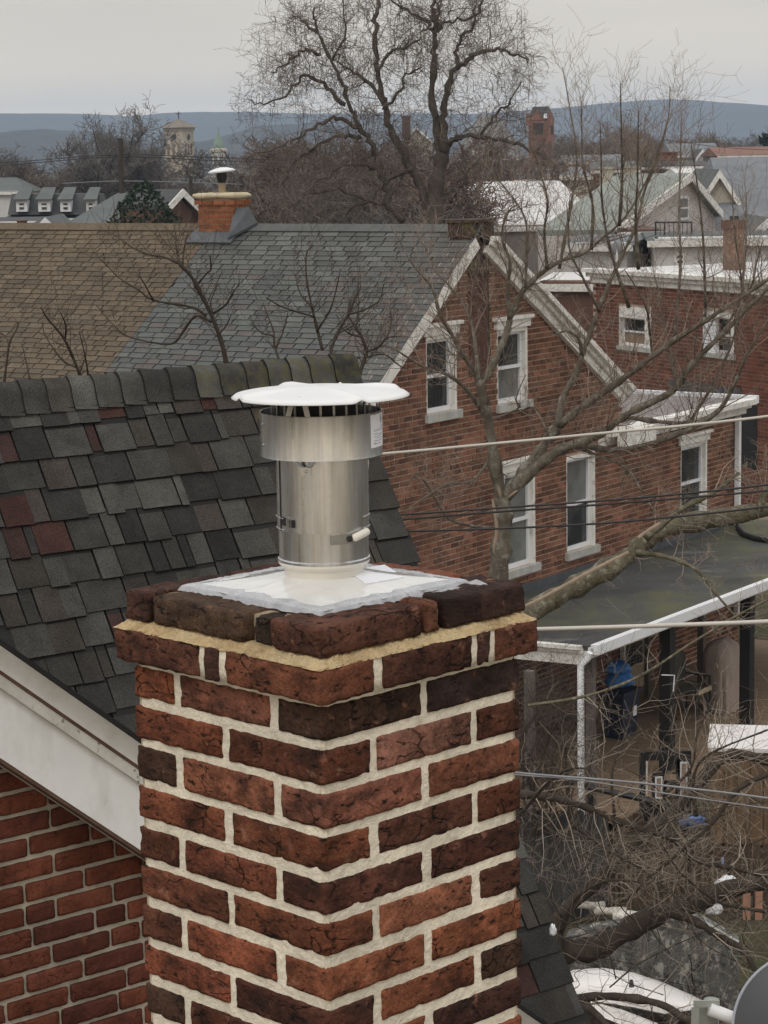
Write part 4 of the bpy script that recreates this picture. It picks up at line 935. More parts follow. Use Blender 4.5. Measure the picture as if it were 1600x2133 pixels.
for i, (x, dx) in enumerate(((1412, -.12), (1420, .12), (1433, .02))):
    q = porch_pt(x, 1500); tag(obj('garden_tool', MB().tube([q, q + GU * dx - GN * .3 + UP * (1.25 - .2 * i)], [.018, .014], 6), pmat('tool_handle%d' % i, ((.16, .05, .04), (.2, .15, .1), (.12, .1, .09))[i], rough=.7)), ('dull red long handled tool leaning behind the black porch post', 'pale wooden handled tool leaning right of the black post', 'short grey handled tool leaning beside the porch chair')[i], 'garden tool', 'tools leaning under the porch')
# wooden cabinet with white top
k0 = onz(1585, 1760, 0.0); kz = at(1590, 1560, k0[1])[2]
cab = thing('wooden_cabinet', 'brown board cabinet with a white table top, right edge below the porch', 'cabinet', k0)
kl = at(1482, 1600, k0[1]); wK = 2.4
K0 = np.array([kl[0], k0[1], 0]); KX = hd(100); KY = hd(10)
for i in range(12): obj('board', MB().box(K0, KX, KY, UP, i * .2, i * .2 + .188, -.03, rng.uniform(.0, .012), .05, kz), M_BROWN, cab, center=True)
obj('carcass', MB().box(K0, KX, KY, UP, 0, wK, .02, 1.3, .05, kz - .01), M_BROWN, cab)
obj('table_top', MB().box(K0, KX, KY, UP, -.06, wK, -.10, 1.35, kz + .001, kz + .06), pmat('white_table_top', (.72, .69, .67), rough=.6, var=.06), cab)
# black iron panel of three frames
p0 = onz(1385, 1735, 0.0); pf = thing('iron_screen', 'black iron screen with three white edged frames below the deck', 'metal screen', p0)
pl = at(1332, 1566, p0[1]); pr_ = at(1440, 1590, p0[1]); PXd = (pr_ - pl); PXd[2] = 0; wP = np.linalg.norm(PXd); PXd /= wP; PYd = np.array([-PXd[1], PXd[0], 0]); hb = at(1385, 1700, p0[1])[2]; ht_ = pl[2]; PB = np.array([pl[0], pl[1], 0])
obj('frame', MB().box(PB, PXd, PYd, UP, 0, wP, -.02, .02, ht_ - .14, ht_).box(PB, PXd, PYd, UP, 0, wP, -.02, .02, hb, hb + .22).box(PB, PXd, PYd, UP, 0, .09, -.02, .02, hb + .2201, ht_ - .1401).box(PB, PXd, PYd, UP, wP - .08, wP, -.02, .02, hb + .2201, ht_ - .1401), M_BLACK, pf)
for i, (x0, x1, y0, y1, mt) in enumerate(((.13, .15, .32, .86, M_CLEAN), (.30, .44, .28, .62, M_CLEAN), (.50, .72, .66, .84, M_BLACK), (.78, .92, .3, .84, M_CLEAN), (.50, .72, .28, .5, M_BLACK))):
    x0 *= wP; x1 *= wP; hh = ht_ - hb; y0 = hb + y0 * hh; y1 = hb + y1 * hh; t = .022
    mb = MB()
    for q in ((x0, x0 + t, y0, y1), (x1 - t, x1, y0, y1), (x0 + t, x1 - t, y1 - t, y1), (x0 + t, x1 - t, y0, y0 + t)) if x1 - x0 > .06 else ((x0, x1, y0, y1),): mb.box(PB, PXd, PYd, UP, q[0], q[1], -.045, -.021, q[2], q[3])
    obj('inner_frame', mb, mt, pf)
    if x1 - x0 > .06:
        mb = MB()
        for q in ((x0 - .05, x0 - .001, y0 - .05, y1 + .05), (x1 + .001, x1 + .05, y0 - .05, y1 + .05), (x0, x1, y1 + .001, y1 + .05)): mb.box(PB, PXd, PYd, UP, q[0], q[1], -.018, .018, q[2], q[3])
        obj('inner_bar', mb, M_BLACK, pf)
for x in (.1, wP - .1): obj('foot', MB().box(PB, PXd, PYd, UP, x - .03, x + .03, -.02, .02, 0, hb - .001), M_BLACK, pf)
# dark handrail and its posts
hr = thing('handrail', 'dark sloping handrail running below the deck to the lower right', 'handrail', onz(1250, 1750, 0))
Yh = onz(1250, 1745, 0)[1]
hp = [at(1085, 1598, Yh + .4), at(1230, 1640, Yh + .2), at(1330, 1662, Yh), at(1430, 1685, Yh - .1)]
obj('rail', MB().tube(hp, [.055] * 4, 6), M_BLACK, hr)
for q in hp[1:4:2]: obj('rail_post', MB().tube([q * np.array([1, 1, 0]), q - UP * .05], [.05, .05], 6), M_BLACK, hr)

# ---------------------------------------------------------------- fences and clutter in the yard
M_FGREY = pmat('weathered_fence', (.055, .052, .050), var=.4, scale=5, rough=.95, stretch=(3, 3, .3), spots=[((.17, .16, .15), 8, .66, .05, .6, (2, 2, .2)), ((.10, .05, .02), 3, .7, .05, .6, (2, 2, .3))])
M_FBROWN = pmat('brown_picket', (.075, .050, .034), var=.4, scale=5, rough=.95, stretch=(3, 3, .3))
def fence(name, label, xa, xb, ytop, ybot, dyr, bw, gap, mat, nm, tj=.03):
    A = onz(xa, ybot, 0); B = onz(xb, ybot + dyr, 0); X = B - A; Lf_ = np.linalg.norm(X); X /= Lf_; Y_ = np.array([-X[1], X[0], 0]); h = at((xa + xb) / 2, ytop, (A[1] + B[1]) / 2)[2]
    f = thing(name, label, 'fence', A); s = 0
    while s < Lf_:
        hh = h + rng.uniform(-tj, tj); w_ = bw * rng.uniform(.93, 1.05); q = [A + X * (s + x) + UP * z_ for x, z_ in ((0, .03), (w_, .03), (w_, hh - .04), (w_ * .5, hh), (0, hh - .04))]
        obj(nm, MB().prism(q, Y_ * .022), mat, f, center=True); s += w_ + gap
    for z_ in (h * .25, h * .78): obj('rail', MB().box(A, X, Y_, UP, 0, Lf_, .023, .07, z_, z_ + .09), mat, f)
    s = 0
    while s <= Lf_ + .1: obj('post', MB().box(A, X, Y_, UP, s - .05, s + .05, .071, .17, 0, h + .05), mat, f); s += max(1.8, Lf_ / 3)
    return f
fence('board_fence', 'dark grey weathered board fence beside the near chimney, lower right', 1040, 1262, 1692, 1925, -12, .105, .006, M_FGREY, 'board')
fence('picket_fence', 'brown picket fence with gaps behind the tangled branches', 1268, 1640, 1752, 1896, 12, .10, .035, M_FBROWN, 'picket')
og = onz(1468, 1905, 0)
for i, x in enumerate((1555, 1580)):
    q = onz(x, 1915, 0); tp = at(x, 1862, q[1])[2] + .05
    tag(obj('orange_stake', MB().box(q, np.array([1.0, 0, 0]), np.array([0, 1.0, 0]), UP, -.05, .05, -.03, .03, 0, tp), pmat('orange_paint%d' % i, (.38, .20, .135), var=.2, scale=8, rough=.7)), ('left orange stake below the white bag at the right edge', 'right orange stake at the right edge of the yard')[i], 'stake', 'orange stakes')
M_BAG = pmat('white_plastic', (.72, .73, .76), rough=.35, var=.08, scale=6)
def gp(x, y, h=0): return onz(x, y, h)
tag(blob('white_bag', gp(1516, 1850, .8), .17, .14, .15, M_BAG, 8, .4), 'larger white plastic bag caught among branches at right', 'bag'); tag(blob('white_bag', gp(1486, 1893, .5), .11, .1, .11, M_BAG, 12, .4), 'smaller white plastic bag left of the orange stakes', 'bag')
tag(blob('blue_bag', gp(1440, 1712, .85), .19, .14, .10, pmat('dull_blue_plastic', (.10, .17, .36), rough=.5, var=.3, scale=6), 15, .6), 'dull blue bag lying by the picket fence top', 'bag')
tag(blob('blue_bag', gp(1505, 1800, .5), .12, .1, .12, pmat('pale_blue_plastic', (.18, .24, .40), rough=.5, var=.3, scale=6), 19, .35), 'pale blue bag behind the pickets at right', 'bag')
for i, (x, y, L, w_) in enumerate(((1272, 1897, .22, .09), (1333, 1908, .36, .12), (1215, 1885, .3, .1))):
    mb = MB(); q = gp(x, y, .30); rough_box(mb, q, hd(100), hd(10), UP, -L, L, -w_, w_, -.04, .04, r=.02, amp=.02, chip=.03, res=.06, seed=i + 40, fs=5)
    tag(obj('scrap_board', mb, pmat('pale_scrap%d' % i, ((.55, .50, .43), (.66, .63, .57), (.42, .39, .35))[i], var=.2, scale=8, rough=.85), smooth=True), ('short cream scrap of board above the mottled wall', 'long white scrap of board above the mottled wall', 'broken grey scrap lying at the left above the mottled wall')[i], 'scrap board', 'scraps of board')
# mottled old wall and the white curved panel in front of it
M_MOTT = pmat('mottled_render', (.085, .085, .08), rough=.9, var=.35, scale=3, fine=.25, fscale=40, spots=[((.36, .34, .30), 5.5, .56, .035, .75, (1.5, 1, 1)), ((.018, .018, .02), 4.5, .55, .05, .85, (1, 1, .8)), ((.22, .21, .19), 17, .60, .05, .6, (1, 1, 1)), ((.45, .42, .37), 10, .68, .03, .6, (1, 1, 1))])
wA = onz(1180, 2105, 0); wB = onz(1537, 2125, 0); wX = wB - wA; wL = np.linalg.norm(wX); wX /= wL; wY = np.array([-wX[1], wX[0], 0])
tops = [(0, 1952), (.12, 1938), (.3, 1928), (.45, 1922), (.55, 1914), (.62, 1898), (.8, 1922), (.92, 1948), (1, 1964)]
poly = [wA, wB] + [wA + wX * wL * u + UP * at(1180 + 357 * u, y, wA[1] + (wB[1] - wA[1]) * u)[2] for u, y in tops[::-1]]
ow = thing('old_wall', 'low old wall with mottled grey and black peeling surface, lower right', 'wall', wA)
obj('wall_face', MB().prism(poly, wY * .25), M_MOTT, ow)
mb = MB(); cpts = [wA + wX * wL * u - wY * .02 + UP * (at(1180 + 357 * u, y, wA[1] + (wB[1] - wA[1]) * u)[2] + .015) for u, y in tops[5:]]
obj('coping', MB().tube(cpts, [.022] * len(cpts), 6), M_STONE, ow)
Yp = wA[1] - 1.0
cl = thing('curved_shell', 'smooth white curved panel lying in front of the mottled wall, bottom right', 'panel', at(1330, 2133, Yp) * np.array([1, 1, 0]))
top = [(1150, 2045), (1195, 2020), (1255, 2016), (1320, 2026), (1385, 2048), (1440, 2072), (1480, 2092)]; bot = [(1150, 2080), (1195, 2078), (1255, 2088), (1320, 2098), (1385, 2112), (1440, 2104), (1480, 2096)]
mb = MB(); vs = []; fs = []; K = 8
for (tx, ty), (bx, by) in zip(top, bot):
    a_ = at(tx, ty, Yp + .45); b_ = at(bx, by, Yp - .1)
    for k in range(K + 1):
        t = k / K; q = a_ * (1 - t) + b_ * t + np.array([0, -.16, .06]) * math.sin(math.pi * t); vs.append(q)
    vs.append(b_ + np.array([0, .1, -.05])); vs.append(a_ + np.array([0, .12, -.12]))
m_ = K + 3
for i in range(len(top) - 1):
    for k in range(m_): fs.append((i * m_ + k, i * m_ + (k + 1) % m_, (i + 1) * m_ + (k + 1) % m_, (i + 1) * m_ + k))
fs += [tuple(range(m_)), tuple(range((len(top) - 1) * m_, len(top) * m_))[::-1]]
M_GLOSS = pmat('white_gloss', (.80, .77, .74), rough=.35, var=.05, scale=3, spots=[((.4, .36, .33), 5, .72, .04, .4, (1, 1, 1))])
obj('shell', mb.add(vs, fs), M_GLOSS, cl, smooth=True, angle=50)
obj('dark_vent', MB().tube([at(1314, 2038, Yp + .0) - np.array([0, .05, 0]), at(1316, 2056, Yp - .1)], [.02, .035], 8), M_BLACK, cl)
q0 = at(1235, 2093, Yp - .2); q1 = at(1365, 2133, Yp - .2)
obj('lower_edge', MB().prism([at(1232, 2090, Yp - .22), at(1300, 2108, Yp - .22), at(1372, 2136, Yp - .22), at(1372, 2165, Yp - .3), at(1232, 2110, Yp - .3)], np.array([0, .12, -.02])), M_GLOSS, cl)
for x in (1200, 1400): q = at(x, 2100, Yp + .15); obj('support', MB().box(q * np.array([1, 1, 0]), np.array([1.0, 0, 0]), np.array([0, 1.0, 0]), UP, -.06, .06, -.06, .06, 0, q[2]), M_POST, cl)
tag(blob('white_bird', onpl(1152, 1940, at(1152, 1940, 8.3), np.array([0, 1.0, 0])), .012, .012, .028, M_BAG, 23, .4, parent=None), 'scrap of white paper caught at the dark roof edge', 'paper').name = 'paper_scrap'

# ---------------------------------------------------------------- town behind
def axis_house(name, label, x0, x1, y_eave, y_ridge, Y, depth, wall, roof, ridge='x', yaw=0, cat='house', over=.3, windows=(), hipx=(0, 0), rake=None, base=0.0, group=None, wmat=None):
    """house seen at photo columns x0..x1: eave and ridge rows, distance Y; ridge runs across ('x') or away ('y')"""
    A = at(x0, y_eave, Y); B = at(x1, y_eave, Y); X = hd(90 - yaw); D = np.array([-X[1], X[0], 0]); Wd = (B - A)[0] / X[0]; ze_ = at((x0 + x1) / 2, y_eave, Y)[2]
    O = np.array([A[0], A[1], 0]); zr = at((x0 + x1) / 2, y_ridge, Y + (depth / 2 if ridge == 'x' else 0))[2]
    h = thing(name, label, cat, O + X * Wd / 2, group)
    P_ = lambda s, d, z: O + X * s + D * d + UP * z
    obj('wall', MB().box(O, X, D, UP, 0, Wd, 0, depth, base, ze_), wall, h)
    if ridge == 'x':
        ha, hb_ = hipx; r0_, r1_ = P_(-over + ha, depth / 2, zr), P_(Wd + over - hb_, depth / 2, zr)
        e0, e1, e2, e3 = P_(-over, -over, ze_ - .1), P_(Wd + over, -over, ze_ - .1), P_(Wd + over, depth + over, ze_ - .1), P_(-over, depth + over, ze_ - .1)
        mb = MB().add([e0, e1, e2, e3, r0_, r1_], [(0, 1, 5, 4), (2, 3, 4, 5), (1, 2, 5), (3, 0, 4), (3, 2, 1, 0)])
        rf = obj('roof', mb, roof, h)
        obj('eave_board', MB().box(O, X, D, UP, -over, Wd + over, -over - .06, -over + .0, ze_ - .32, ze_ - .08), rake or M_TRIM, h)
        if not ha:
            obj('gable', MB().prism([P_(0.02, 0, ze_), P_(0.02, depth, ze_), P_(0.02, depth / 2, zr - .25)], X * .15), wall, h)
    else:
        m_ = Wd / 2; pts = [P_(-over, -over, ze_ - .15), P_(m_, -over, zr), P_(Wd + over, -over, ze_ - .15)]; ext = D * (depth + 2 * over)
        rf = obj('roof', MB().prism([pts[0], pts[1], pts[2], pts[2] - UP * .2, pts[1] - UP * .25, pts[0] - UP * .2], ext), roof, h)
        obj('gable', MB().prism([P_(0, 0, ze_), P_(Wd, 0, ze_), P_(m_, 0, zr - .25)], D * .2), wall, h)
        if rake:
            for (a_, b_) in ((pts[0], pts[1]), (pts[1], pts[2])):
                obj('rake_board', MB().prism([a_ - D * .08 - UP * .02, b_ - D * .08 - UP * .02, b_ - D * .08 - UP * .42, a_ - D * .08 - UP * .42], D * .05), rake, h)
    for (wx0, wx1, wy0, wy1) in windows:
        c = [at(wx, wy, Y) for wx, wy in ((wx0, wy0), (wx1, wy1))]
        s0 = (c[0] - O) @ X; s1 = (c[1] - O) @ X; za, zb2 = c[1][2], c[0][2]; t = .12
        mb = MB().box(O, X, D, UP, s0 - t, s0, -.06, .02, za - t, zb2 + t).box(O, X, D, UP, s1, s1 + t, -.06, .02, za - t, zb2 + t).box(O, X, D, UP, s0, s1, -.06, .02, zb2, zb2 + t).box(O, X, D, UP, s0, s1, -.09, .02, za - t, za).box(O, X, D, UP, s0, s1, -.05, .0, (za + zb2) / 2 - .04, (za + zb2) / 2 + .04)
        w_ = obj('window', mb, wmat or M_TRIM, h); obj('pane', MB().box(O, X, D, UP, s0, s1, -.03, -.01, za, zb2), M_GLASS, w_)
    return h, P_, Wd, ze_, zr
def stack(parent, x0, x1, y0, y1, Y, mat, dep=.6, cap=True):
    a_ = at(x0, y1, Y); b_ = at(x1, y0, Y)
    o = obj('chimney', MB().box(np.zeros(3), np.array([1.0, 0, 0]), np.array([0, 1.0, 0]), UP, a_[0], b_[0], Y, Y + dep, a_[2] - 1.0, b_[2]), mat, parent)
    if cap: w_ = (b_[0] - a_[0]) * .1; obj('chimney_cap', MB().box(np.zeros(3), np.array([1.0, 0, 0]), np.array([0, 1.0, 0]), UP, a_[0] - w_, b_[0] + w_, Y - w_, Y + dep + w_, b_[2] + .001, b_[2] + (b_[2] - a_[2]) * .12), mat, o)
    return o
def flat_mat(name, c, **k): return pmat(name, c, rough=k.pop('rough', .9), var=k.pop('var', .2), scale=k.pop('scale', .8), **k)
R_TEAL = flat_mat('teal_grey_roof', (.105, .115, .113)); R_DARK = flat_mat('dark_grey_roof', (.07, .07, .072)); R_GREEN = flat_mat('green_metal_roof', (.235, .255, .228), spots=[((.34, .39, .355), .5, .62, .06, .6, (1, 1, 1)), ((.20, .17, .11), .4, .66, .06, .5, (1, 1, 1))])
R_WHITE = flat_mat('white_roof', (.62, .61, .60), var=.12, spots=[((.30, .28, .27), .6, .62, .07, .6, (1, 1, 1))]); R_BLUEGREY = flat_mat('blue_grey_roof', (.17, .18, .195)); W_BRN = flat_mat('brown_brick_wall', (.12, .065, .048)); W_RED = flat_mat('dull_red_wall', (.155, .07, .05)); W_WHITE = flat_mat('white_wall', (.60, .59, .57), var=.08); W_PINK = flat_mat('pale_siding', (.56, .51, .48), var=.07); W_CREAM = flat_mat('cream_wall', (.46, .42, .34), var=.1); W_GREY = flat_mat('grey_wall', (.22, .2, .18))
M_RBR = pmat('chimney_red', (.20, .075, .045), var=.3, scale=2, rough=.95)
# long red building on the right with a white parapet
RE = hd(152); RNm = hd(242); RP0 = at(1400, 700, 67.0); RP0[2] = 0
def rz(x, y, d=0): q = onpl(x, y, RP0 + RNm * d, RNm) - RP0; return q @ RE, q[2]
def rw(s, d, z): return RP0 + RE * s + RNm * d + UP * z
rb_ = thing('red_building', 'long red brick building with white flat roof edge and two windows, right side', 'building', rw(0, 0, 0))
s0b, s1b = rz(1236, 700)[0], rz(1680, 700)[0]; ztop = rz(1420, 580)[1]; rop = []
for (xa, xb, yt, yb) in ((1290, 1357, 640, 722), (1466, 1530, 650, 736)):
    rop.append((rz(xa, 690)[0], rz(xb, 690)[0], rz((xa + xb) / 2, yb)[1], rz((xa + xb) / 2, yt)[1]))
mb = MB(); cuts = sorted([s0b, s1b] + [q for w_ in rop for q in w_[:2]])
for a_, b_ in zip(cuts[:-1], cuts[1:]):
    zc = 0
    for w_ in rop:
        if w_[0] - 1e-6 <= a_ and b_ <= w_[1] + 1e-6: mb.box(RP0, RE, RNm, UP, a_, b_, -.4, 0, zc, w_[2]); zc = w_[3]
    mb.box(RP0, RE, RNm, UP, a_, b_, -.4, 0, zc, ztop)
# brick courses: fine horizontal relief bands, far enough that single bricks blur
M_RWALL = pmat('red_brick_far', (.20, .078, .048), var=.22, scale=1.2, rough=.95, fine=.25, fscale=9, stretch=(1, 1, 3.5), spots=[((.10, .05, .038), .5, .6, .1, .6, (1, 1, 1)), ((.30, .19, .14), 2.5, .68, .05, .4, (1, 1, 6))])
obj('wall', mb, M_GMORT, rb_)
big = MB(); z = .2; r_ = 0
while z < ztop - .35:
    s_ = s0b + (r_ % 2) * .17
    while s_ < s1b:
        segs = [(s_ + .012, min(s_ + .325, s1b))]
        for w_ in rop:
            if z + .11 > w_[2] - .04 and z < w_[3] + .04:
                ns = []
                for (q0, q1) in segs:
                    if q1 <= w_[0] or q0 >= w_[1]: ns.append((q0, q1)); continue
                    if q0 < w_[0] - .03: ns.append((q0, w_[0]))
                    if q1 > w_[1] + .03: ns.append((w_[1], q1))
                segs = ns
        for (q0, q1) in segs:
            x_, y_ = proj(rw(q0, 0, z))
            if 1180 < x_ < 1640 and y_ < 1060:
                c = [rw(ss, dd, zz) for zz in (z + .008, z + .105) for dd in (.010 + rng.uniform(0, .006), -.02) for ss in (q0, q1)]; big.add(c, [(0, 1, 5, 4), (4, 5, 7, 6), (1, 3, 7, 5), (0, 4, 6, 2), (0, 2, 3, 1)])
        s_ += .337
    z += .113; r_ += 1
obj('brickwork', big, pmat('red_brick_run', (.155, .062, .042), var=.22, scale=.8, island=.3, rough=.95, spec=.1, spots=[((.09, .05, .04), .5, .6, .1, .5, (1, 1, 1))]), rb_, stuff=True)
obj('interior', MB().box(RP0, RE, RNm, UP, s0b + .5, s1b, -1.6, -1.4, 0, ztop - .3), M_BLACK, rb_)
for i, w_ in enumerate(rop): win_at(rb_, rw, *w_, rec=.22, glass=((pmat('tan_blind', (.25, .18, .12), var=.1), M_GLASS), (M_GLASS, M_GLASS))[i], hood=False, cas=.34 if i == 0 else .16)
s_ = rop[1]; obj('shutter', MB().box(RP0, RE, RNm, UP, s_[0] + .001, s_[0] + (s_[1] - s_[0]) * .42, -.1, .03, s_[2], s_[3] - .05), M_CLEAN, rb_)
for i, (d, a_, b_) in enumerate(((.12, -.30, -.12), (.22, -.119, .02), (.34, .021, .14))): obj('cornice', MB().box(RP0, RE, RNm, UP, s0b - .1 * i, s1b, -.3, d, ztop + a_ + .001, ztop + b_), M_TRIM, rb_)
obj('flat_roof', MB().box(RP0, RE, RNm, UP, s0b, s1b, -9.0, -.31, ztop - .2, ztop + .10), R_WHITE, rb_)
obj('left_wall', MB().box(RP0, RE, RNm, UP, s0b, s0b + .4, -9, -.401, 0, ztop - .201), M_RWALL, rb_)
dw = [rz(x, 900)[0] for x in (1546, 1578)]; obj('black_panel', MB().box(RP0, RE, RNm, UP, dw[0], dw[1], -.05, .03, rz(1560, 975)[1], rz(1560, 842)[1]), M_BLACK, rb_)  # flat black panel on the wall face
obj('lower_band', MB().box(RP0, RE, RNm, UP, rz(1395, 815)[0], dw[0] - .02, .001, .05, rz(1480, 830)[1], rz(1480, 800)[1]), R_DARK, rb_)
# brick stack standing on its roof
q = onz(1528, 562, ztop + .1); bs_ = thing('brick_stack', 'tall mottled brick stack standing on the white roof edge at right', 'chimney', q)
tpz = at(1528, 458, q[1])[2]; hw = 21 / F * q[1]
obj('shaft', MB().box(q * np.array([1, 1, 0]), RE, RNm, UP, -hw * .8, hw * .8, -hw * .7, hw * .7, ztop + .101, tpz - .25), pmat('mottled_brick', (.19, .11, .08), var=.35, scale=3, rough=.95, fine=.4, fscale=14, stretch=(1, 1, 2), spots=[((.36, .30, .24), 6, .6, .05, .5, (1, 1, 2))]), bs_)
obj('crown', MB().box(q * np.array([1, 1, 0]), RE, RNm, UP, -hw * .95, hw * .95, -hw * .85, hw * .85, tpz - .249, tpz), W_BRN, bs_); obj('flue', MB().box(q * np.array([1, 1, 0]), RE, RNm, UP, -hw * .25, hw * .4, -hw * .3, hw * .3, tpz + .001, tpz + .12), M_BLACK, bs_)
# small white shed with a dish, white annex, brick infill
h, *_ = axis_house('white_shed', 'low white shed with slanted roof and a small dish, left of the brick infill', 1185, 1302, 505, 488, 88, 6, W_WHITE, R_BLUEGREY, yaw=-18)
q = at(1285, 517, 86.5); o = thing('small_dish', 'small grey dish on the white shed wall', 'satellite dish', q * np.array([1, 1, 0]))
obj('reflector', MB().lathe(q, [(.001, .05), (.15, .04), (.26, .0), (.26, -.02), (.001, .02)], 20, np.array([1.0, 0, 0]), UP, np.array([0, -1.0, .0])), flat_mat('dish_grey', (.25, .25, .26)), o, smooth=True); obj('pole', MB().tube([q + UP * 0, q * np.array([1, 1, 0])], [.05, .05], 6), M_CLEAN, o)
h, *_ = axis_house('brick_infill', 'narrow brown brick house between white shed and white annex', 1300, 1372, 478, 474, 92, 6, W_BRN, R_DARK, windows=((1332, 1346, 512, 542),))
h, P_, Wd, ze_, zr = axis_house('white_annex', 'low white annex with dark roof line below the iron railing', 1364, 1660, 494, 480, 86, 7, W_WHITE, R_TEAL, yaw=-4, windows=((1411, 1422, 532, 548),))
rl = thing('iron_railing', 'black iron balcony railing in front of the pale gable', 'railing', at(1400, 495, 88) * np.array([1, 1, 0]))
for i in range(9):
    x = 1366 + 75 * i / 8; a_, b_ = at(x, 497, 88), at(x, 463, 88); obj('baluster', MB().tube([a_, b_], [.035 if i in (0, 2, 8) else .015] * 2, 5), M_BLACK, rl)
obj('top_rail', MB().tube([at(1364, 463, 88), at(1442, 463, 88)], [.035] * 2, 5), M_BLACK, rl); obj('bottom_rail', MB().tube([at(1364, 493, 88), at(1442, 493, 88)], [.03] * 2, 5), M_BLACK, rl)
for x in (1364, 1442): obj('rail_post', MB().tube([at(x, 495, 88) * np.array([1, 1, 0]), at(x, 495, 88)], [.04, .04], 5), M_BLACK, rl)
# green roofed house with pale gable, oriented like the gable house
def og_house(name, label, apx, lx, rx, Y, back, wall, roof, cat='house', windows=()):
    Pp = at(apx[0], apx[1], Y); Pp = np.array([Pp[0], Pp[1], 0])
    def s_z(x, y): q = onpl(x, y, Pp, GN) - Pp; return q @ GU, q[2]
    S0, Z0 = s_z(*apx); S1, Z1 = s_z(*lx); S2, Z2 = s_z(*rx)
    P_ = lambda s, d, z: Pp + GU * s + GN * d + UP * z
    h = thing(name, label, cat, P_(S0, 0, 0))
    obj('gable_wall', MB().prism([P_(S1, 0, 0), P_(S2, 0, 0), P_(S2, 0, Z2), P_(S0, 0, Z0), P_(S1, 0, Z1)], -GN * back), wall, h)
    for (sa, za, sb, zb) in ((S1, Z1, S0, Z0), (S0, Z0, S2, Z2)):
        mb = MB().prism([P_(sa, .35, za + .02), P_(sb, .35, zb + .02), P_(sb, .35, zb + .25), P_(sa, .35, za + .25)], -GN * (back + .4)); obj('roof', mb, roof, h)
        obj('rake_board', MB().prism([P_(sa, .36, za - .1), P_(sb, .36, zb - .1), P_(sb, .36, zb + .26), P_(sa, .36, za + .26)], GN * .06), M_TRIM, h)
    for (x0, x1, y0, y1) in windows:
        a_, zt2 = s_z(x0, y0); b_, zb2 = s_z(x1, y1); win_at(h, P_, a_, b_, zb2, zt2, rec=-.02, hood=False, sill=False) if False else None
        f = obj('window', MB().box(Pp, GU, GN, UP, a_ - .12, b_ + .12, .0, .06, zb2 - .12, zt2 + .12), M_CLEAN, h); obj('pane', MB().box(Pp, GU, GN, UP, a_, b_, .03, .07, zb2, (zb2 + zt2) / 2 - .04), M_GLASS2, f); obj('pane', MB().box(Pp, GU, GN, UP, a_, b_, .03, .07, (zb2 + zt2) / 2 + .04, zt2), M_GLASS2, f)
    return h
gr = og_house('green_roof_house', 'pale gabled house with a green metal roof and cream chimneys', (1425, 372), (1262, 492), (1490, 452), 100, 3.3, W_PINK, R_GREEN, windows=((1414, 1430, 414, 452),))
stack(gr, 1252, 1278, 352, 385, 106, W_CREAM); stack(gr, 1300, 1325, 350, 378, 109, W_CREAM)
# white flat roofs
for i, (x0, x1, ye, yr, Y, dep, wl, lab) in enumerate(((928, 1002, 402, 378, 150, 12, W_RED, 'small white roof over a dull red wall beside the big tree trunk'), (1035, 1262, 468, 376, 118, 34, W_GREY, 'broad white sloping roof between the big tree and the green roof'), (1120, 1240, 585, 566, 74, 5, W_BRN, 'low shed with lumpy white roof edge left of the red building'), (640, 900, 486, 474, 92, 8, W_GREY, 'low pale roof just beyond the slate ridge'), (505, 600, 486, 470, 95, 8, W_WHITE, 'white wall strip beyond the slate ridge right of the small chimney'))):
    axis_house('white_roofed_building', lab, x0, x1, ye, yr, Y, dep, wl, R_WHITE, yaw=(-8, 4, -20, 0, 0)[i], cat='building', over=.15)
# right edge slate roof, far houses on the right
axis_house('slate_roof_house', 'house with tall blue grey slate roof at the right edge', 1520, 1760, 478, 325, 108, 22, W_PINK, R_BLUEGREY, hipx=(1.0, 0), windows=())
axis_house('cream_gable_house', 'cream house squeezed between the green roof and the blue grey roof', 1462, 1532, 420, 352, 112, 8, W_CREAM, R_TEAL, ridge='y', rake=M_TRIM)
bi, *_ = axis_house('beige_long_house', 'long beige house with a small white gable and red chimneys, far right', 1405, 1500, 322, 298, 260, 12, W_CREAM, R_BLUEGREY, cat='house')
stack(bi, 1368, 1412, 318, 340, 235, M_RBR); stack(bi, 1480, 1512, 312, 336, 240, M_RBR)
axis_house('brown_brick_row', 'row of brown brick houses beyond the green roof', 1335, 1480, 345, 336, 215, 14, W_BRN, R_DARK)
axis_house('white_dormer_house', 'tiny house with a white pointed gable, far right', 1454, 1472, 326, 310, 250, 6, W_WHITE, R_DARK, ridge='y', rake=M_CLEAN)
axis_house('red_roof_house', 'far house with a reddish roof at the right edge', 1500, 1660, 322, 305, 230, 12, W_GREY, flat_mat('reddish_roof', (.2, .105, .08)))
axis_house('small_white_gable_house', 'small white gabled house right of the brick stack', 1556, 1640, 492, 452, 96, 6, W_WHITE, R_TEAL, ridge='y', rake=M_CLEAN)
for i, (x0, x1, ye, yr, Y, dep, wl, rf, lab) in enumerate((
    (1010, 1110, 372, 352, 165, 10, W_RED, R_DARK, 'dull red house with dark roof above the broad white roof'), (1120, 1230, 366, 348, 170, 10, W_CREAM, R_BLUEGREY, 'cream house with blue grey roof left of the cream chimneys'), (1235, 1330, 352, 336, 180, 10, W_RED, R_TEAL, 'red walled house behind the two cream chimneys'),
    (1425, 1480, 366, 350, 150, 8, W_WHITE, R_WHITE, 'tiny white roofed house right of the pale gable peak'), (1180, 1300, 336, 322, 250, 10, W_GREY, R_BLUEGREY, 'far grey house on the skyline right of the red tower'))):
    axis_house('town_house', lab, x0, x1, ye, yr, Y, dep, wl, rf, yaw=(-6, 5, -4, 3, 0)[i], over=.2)
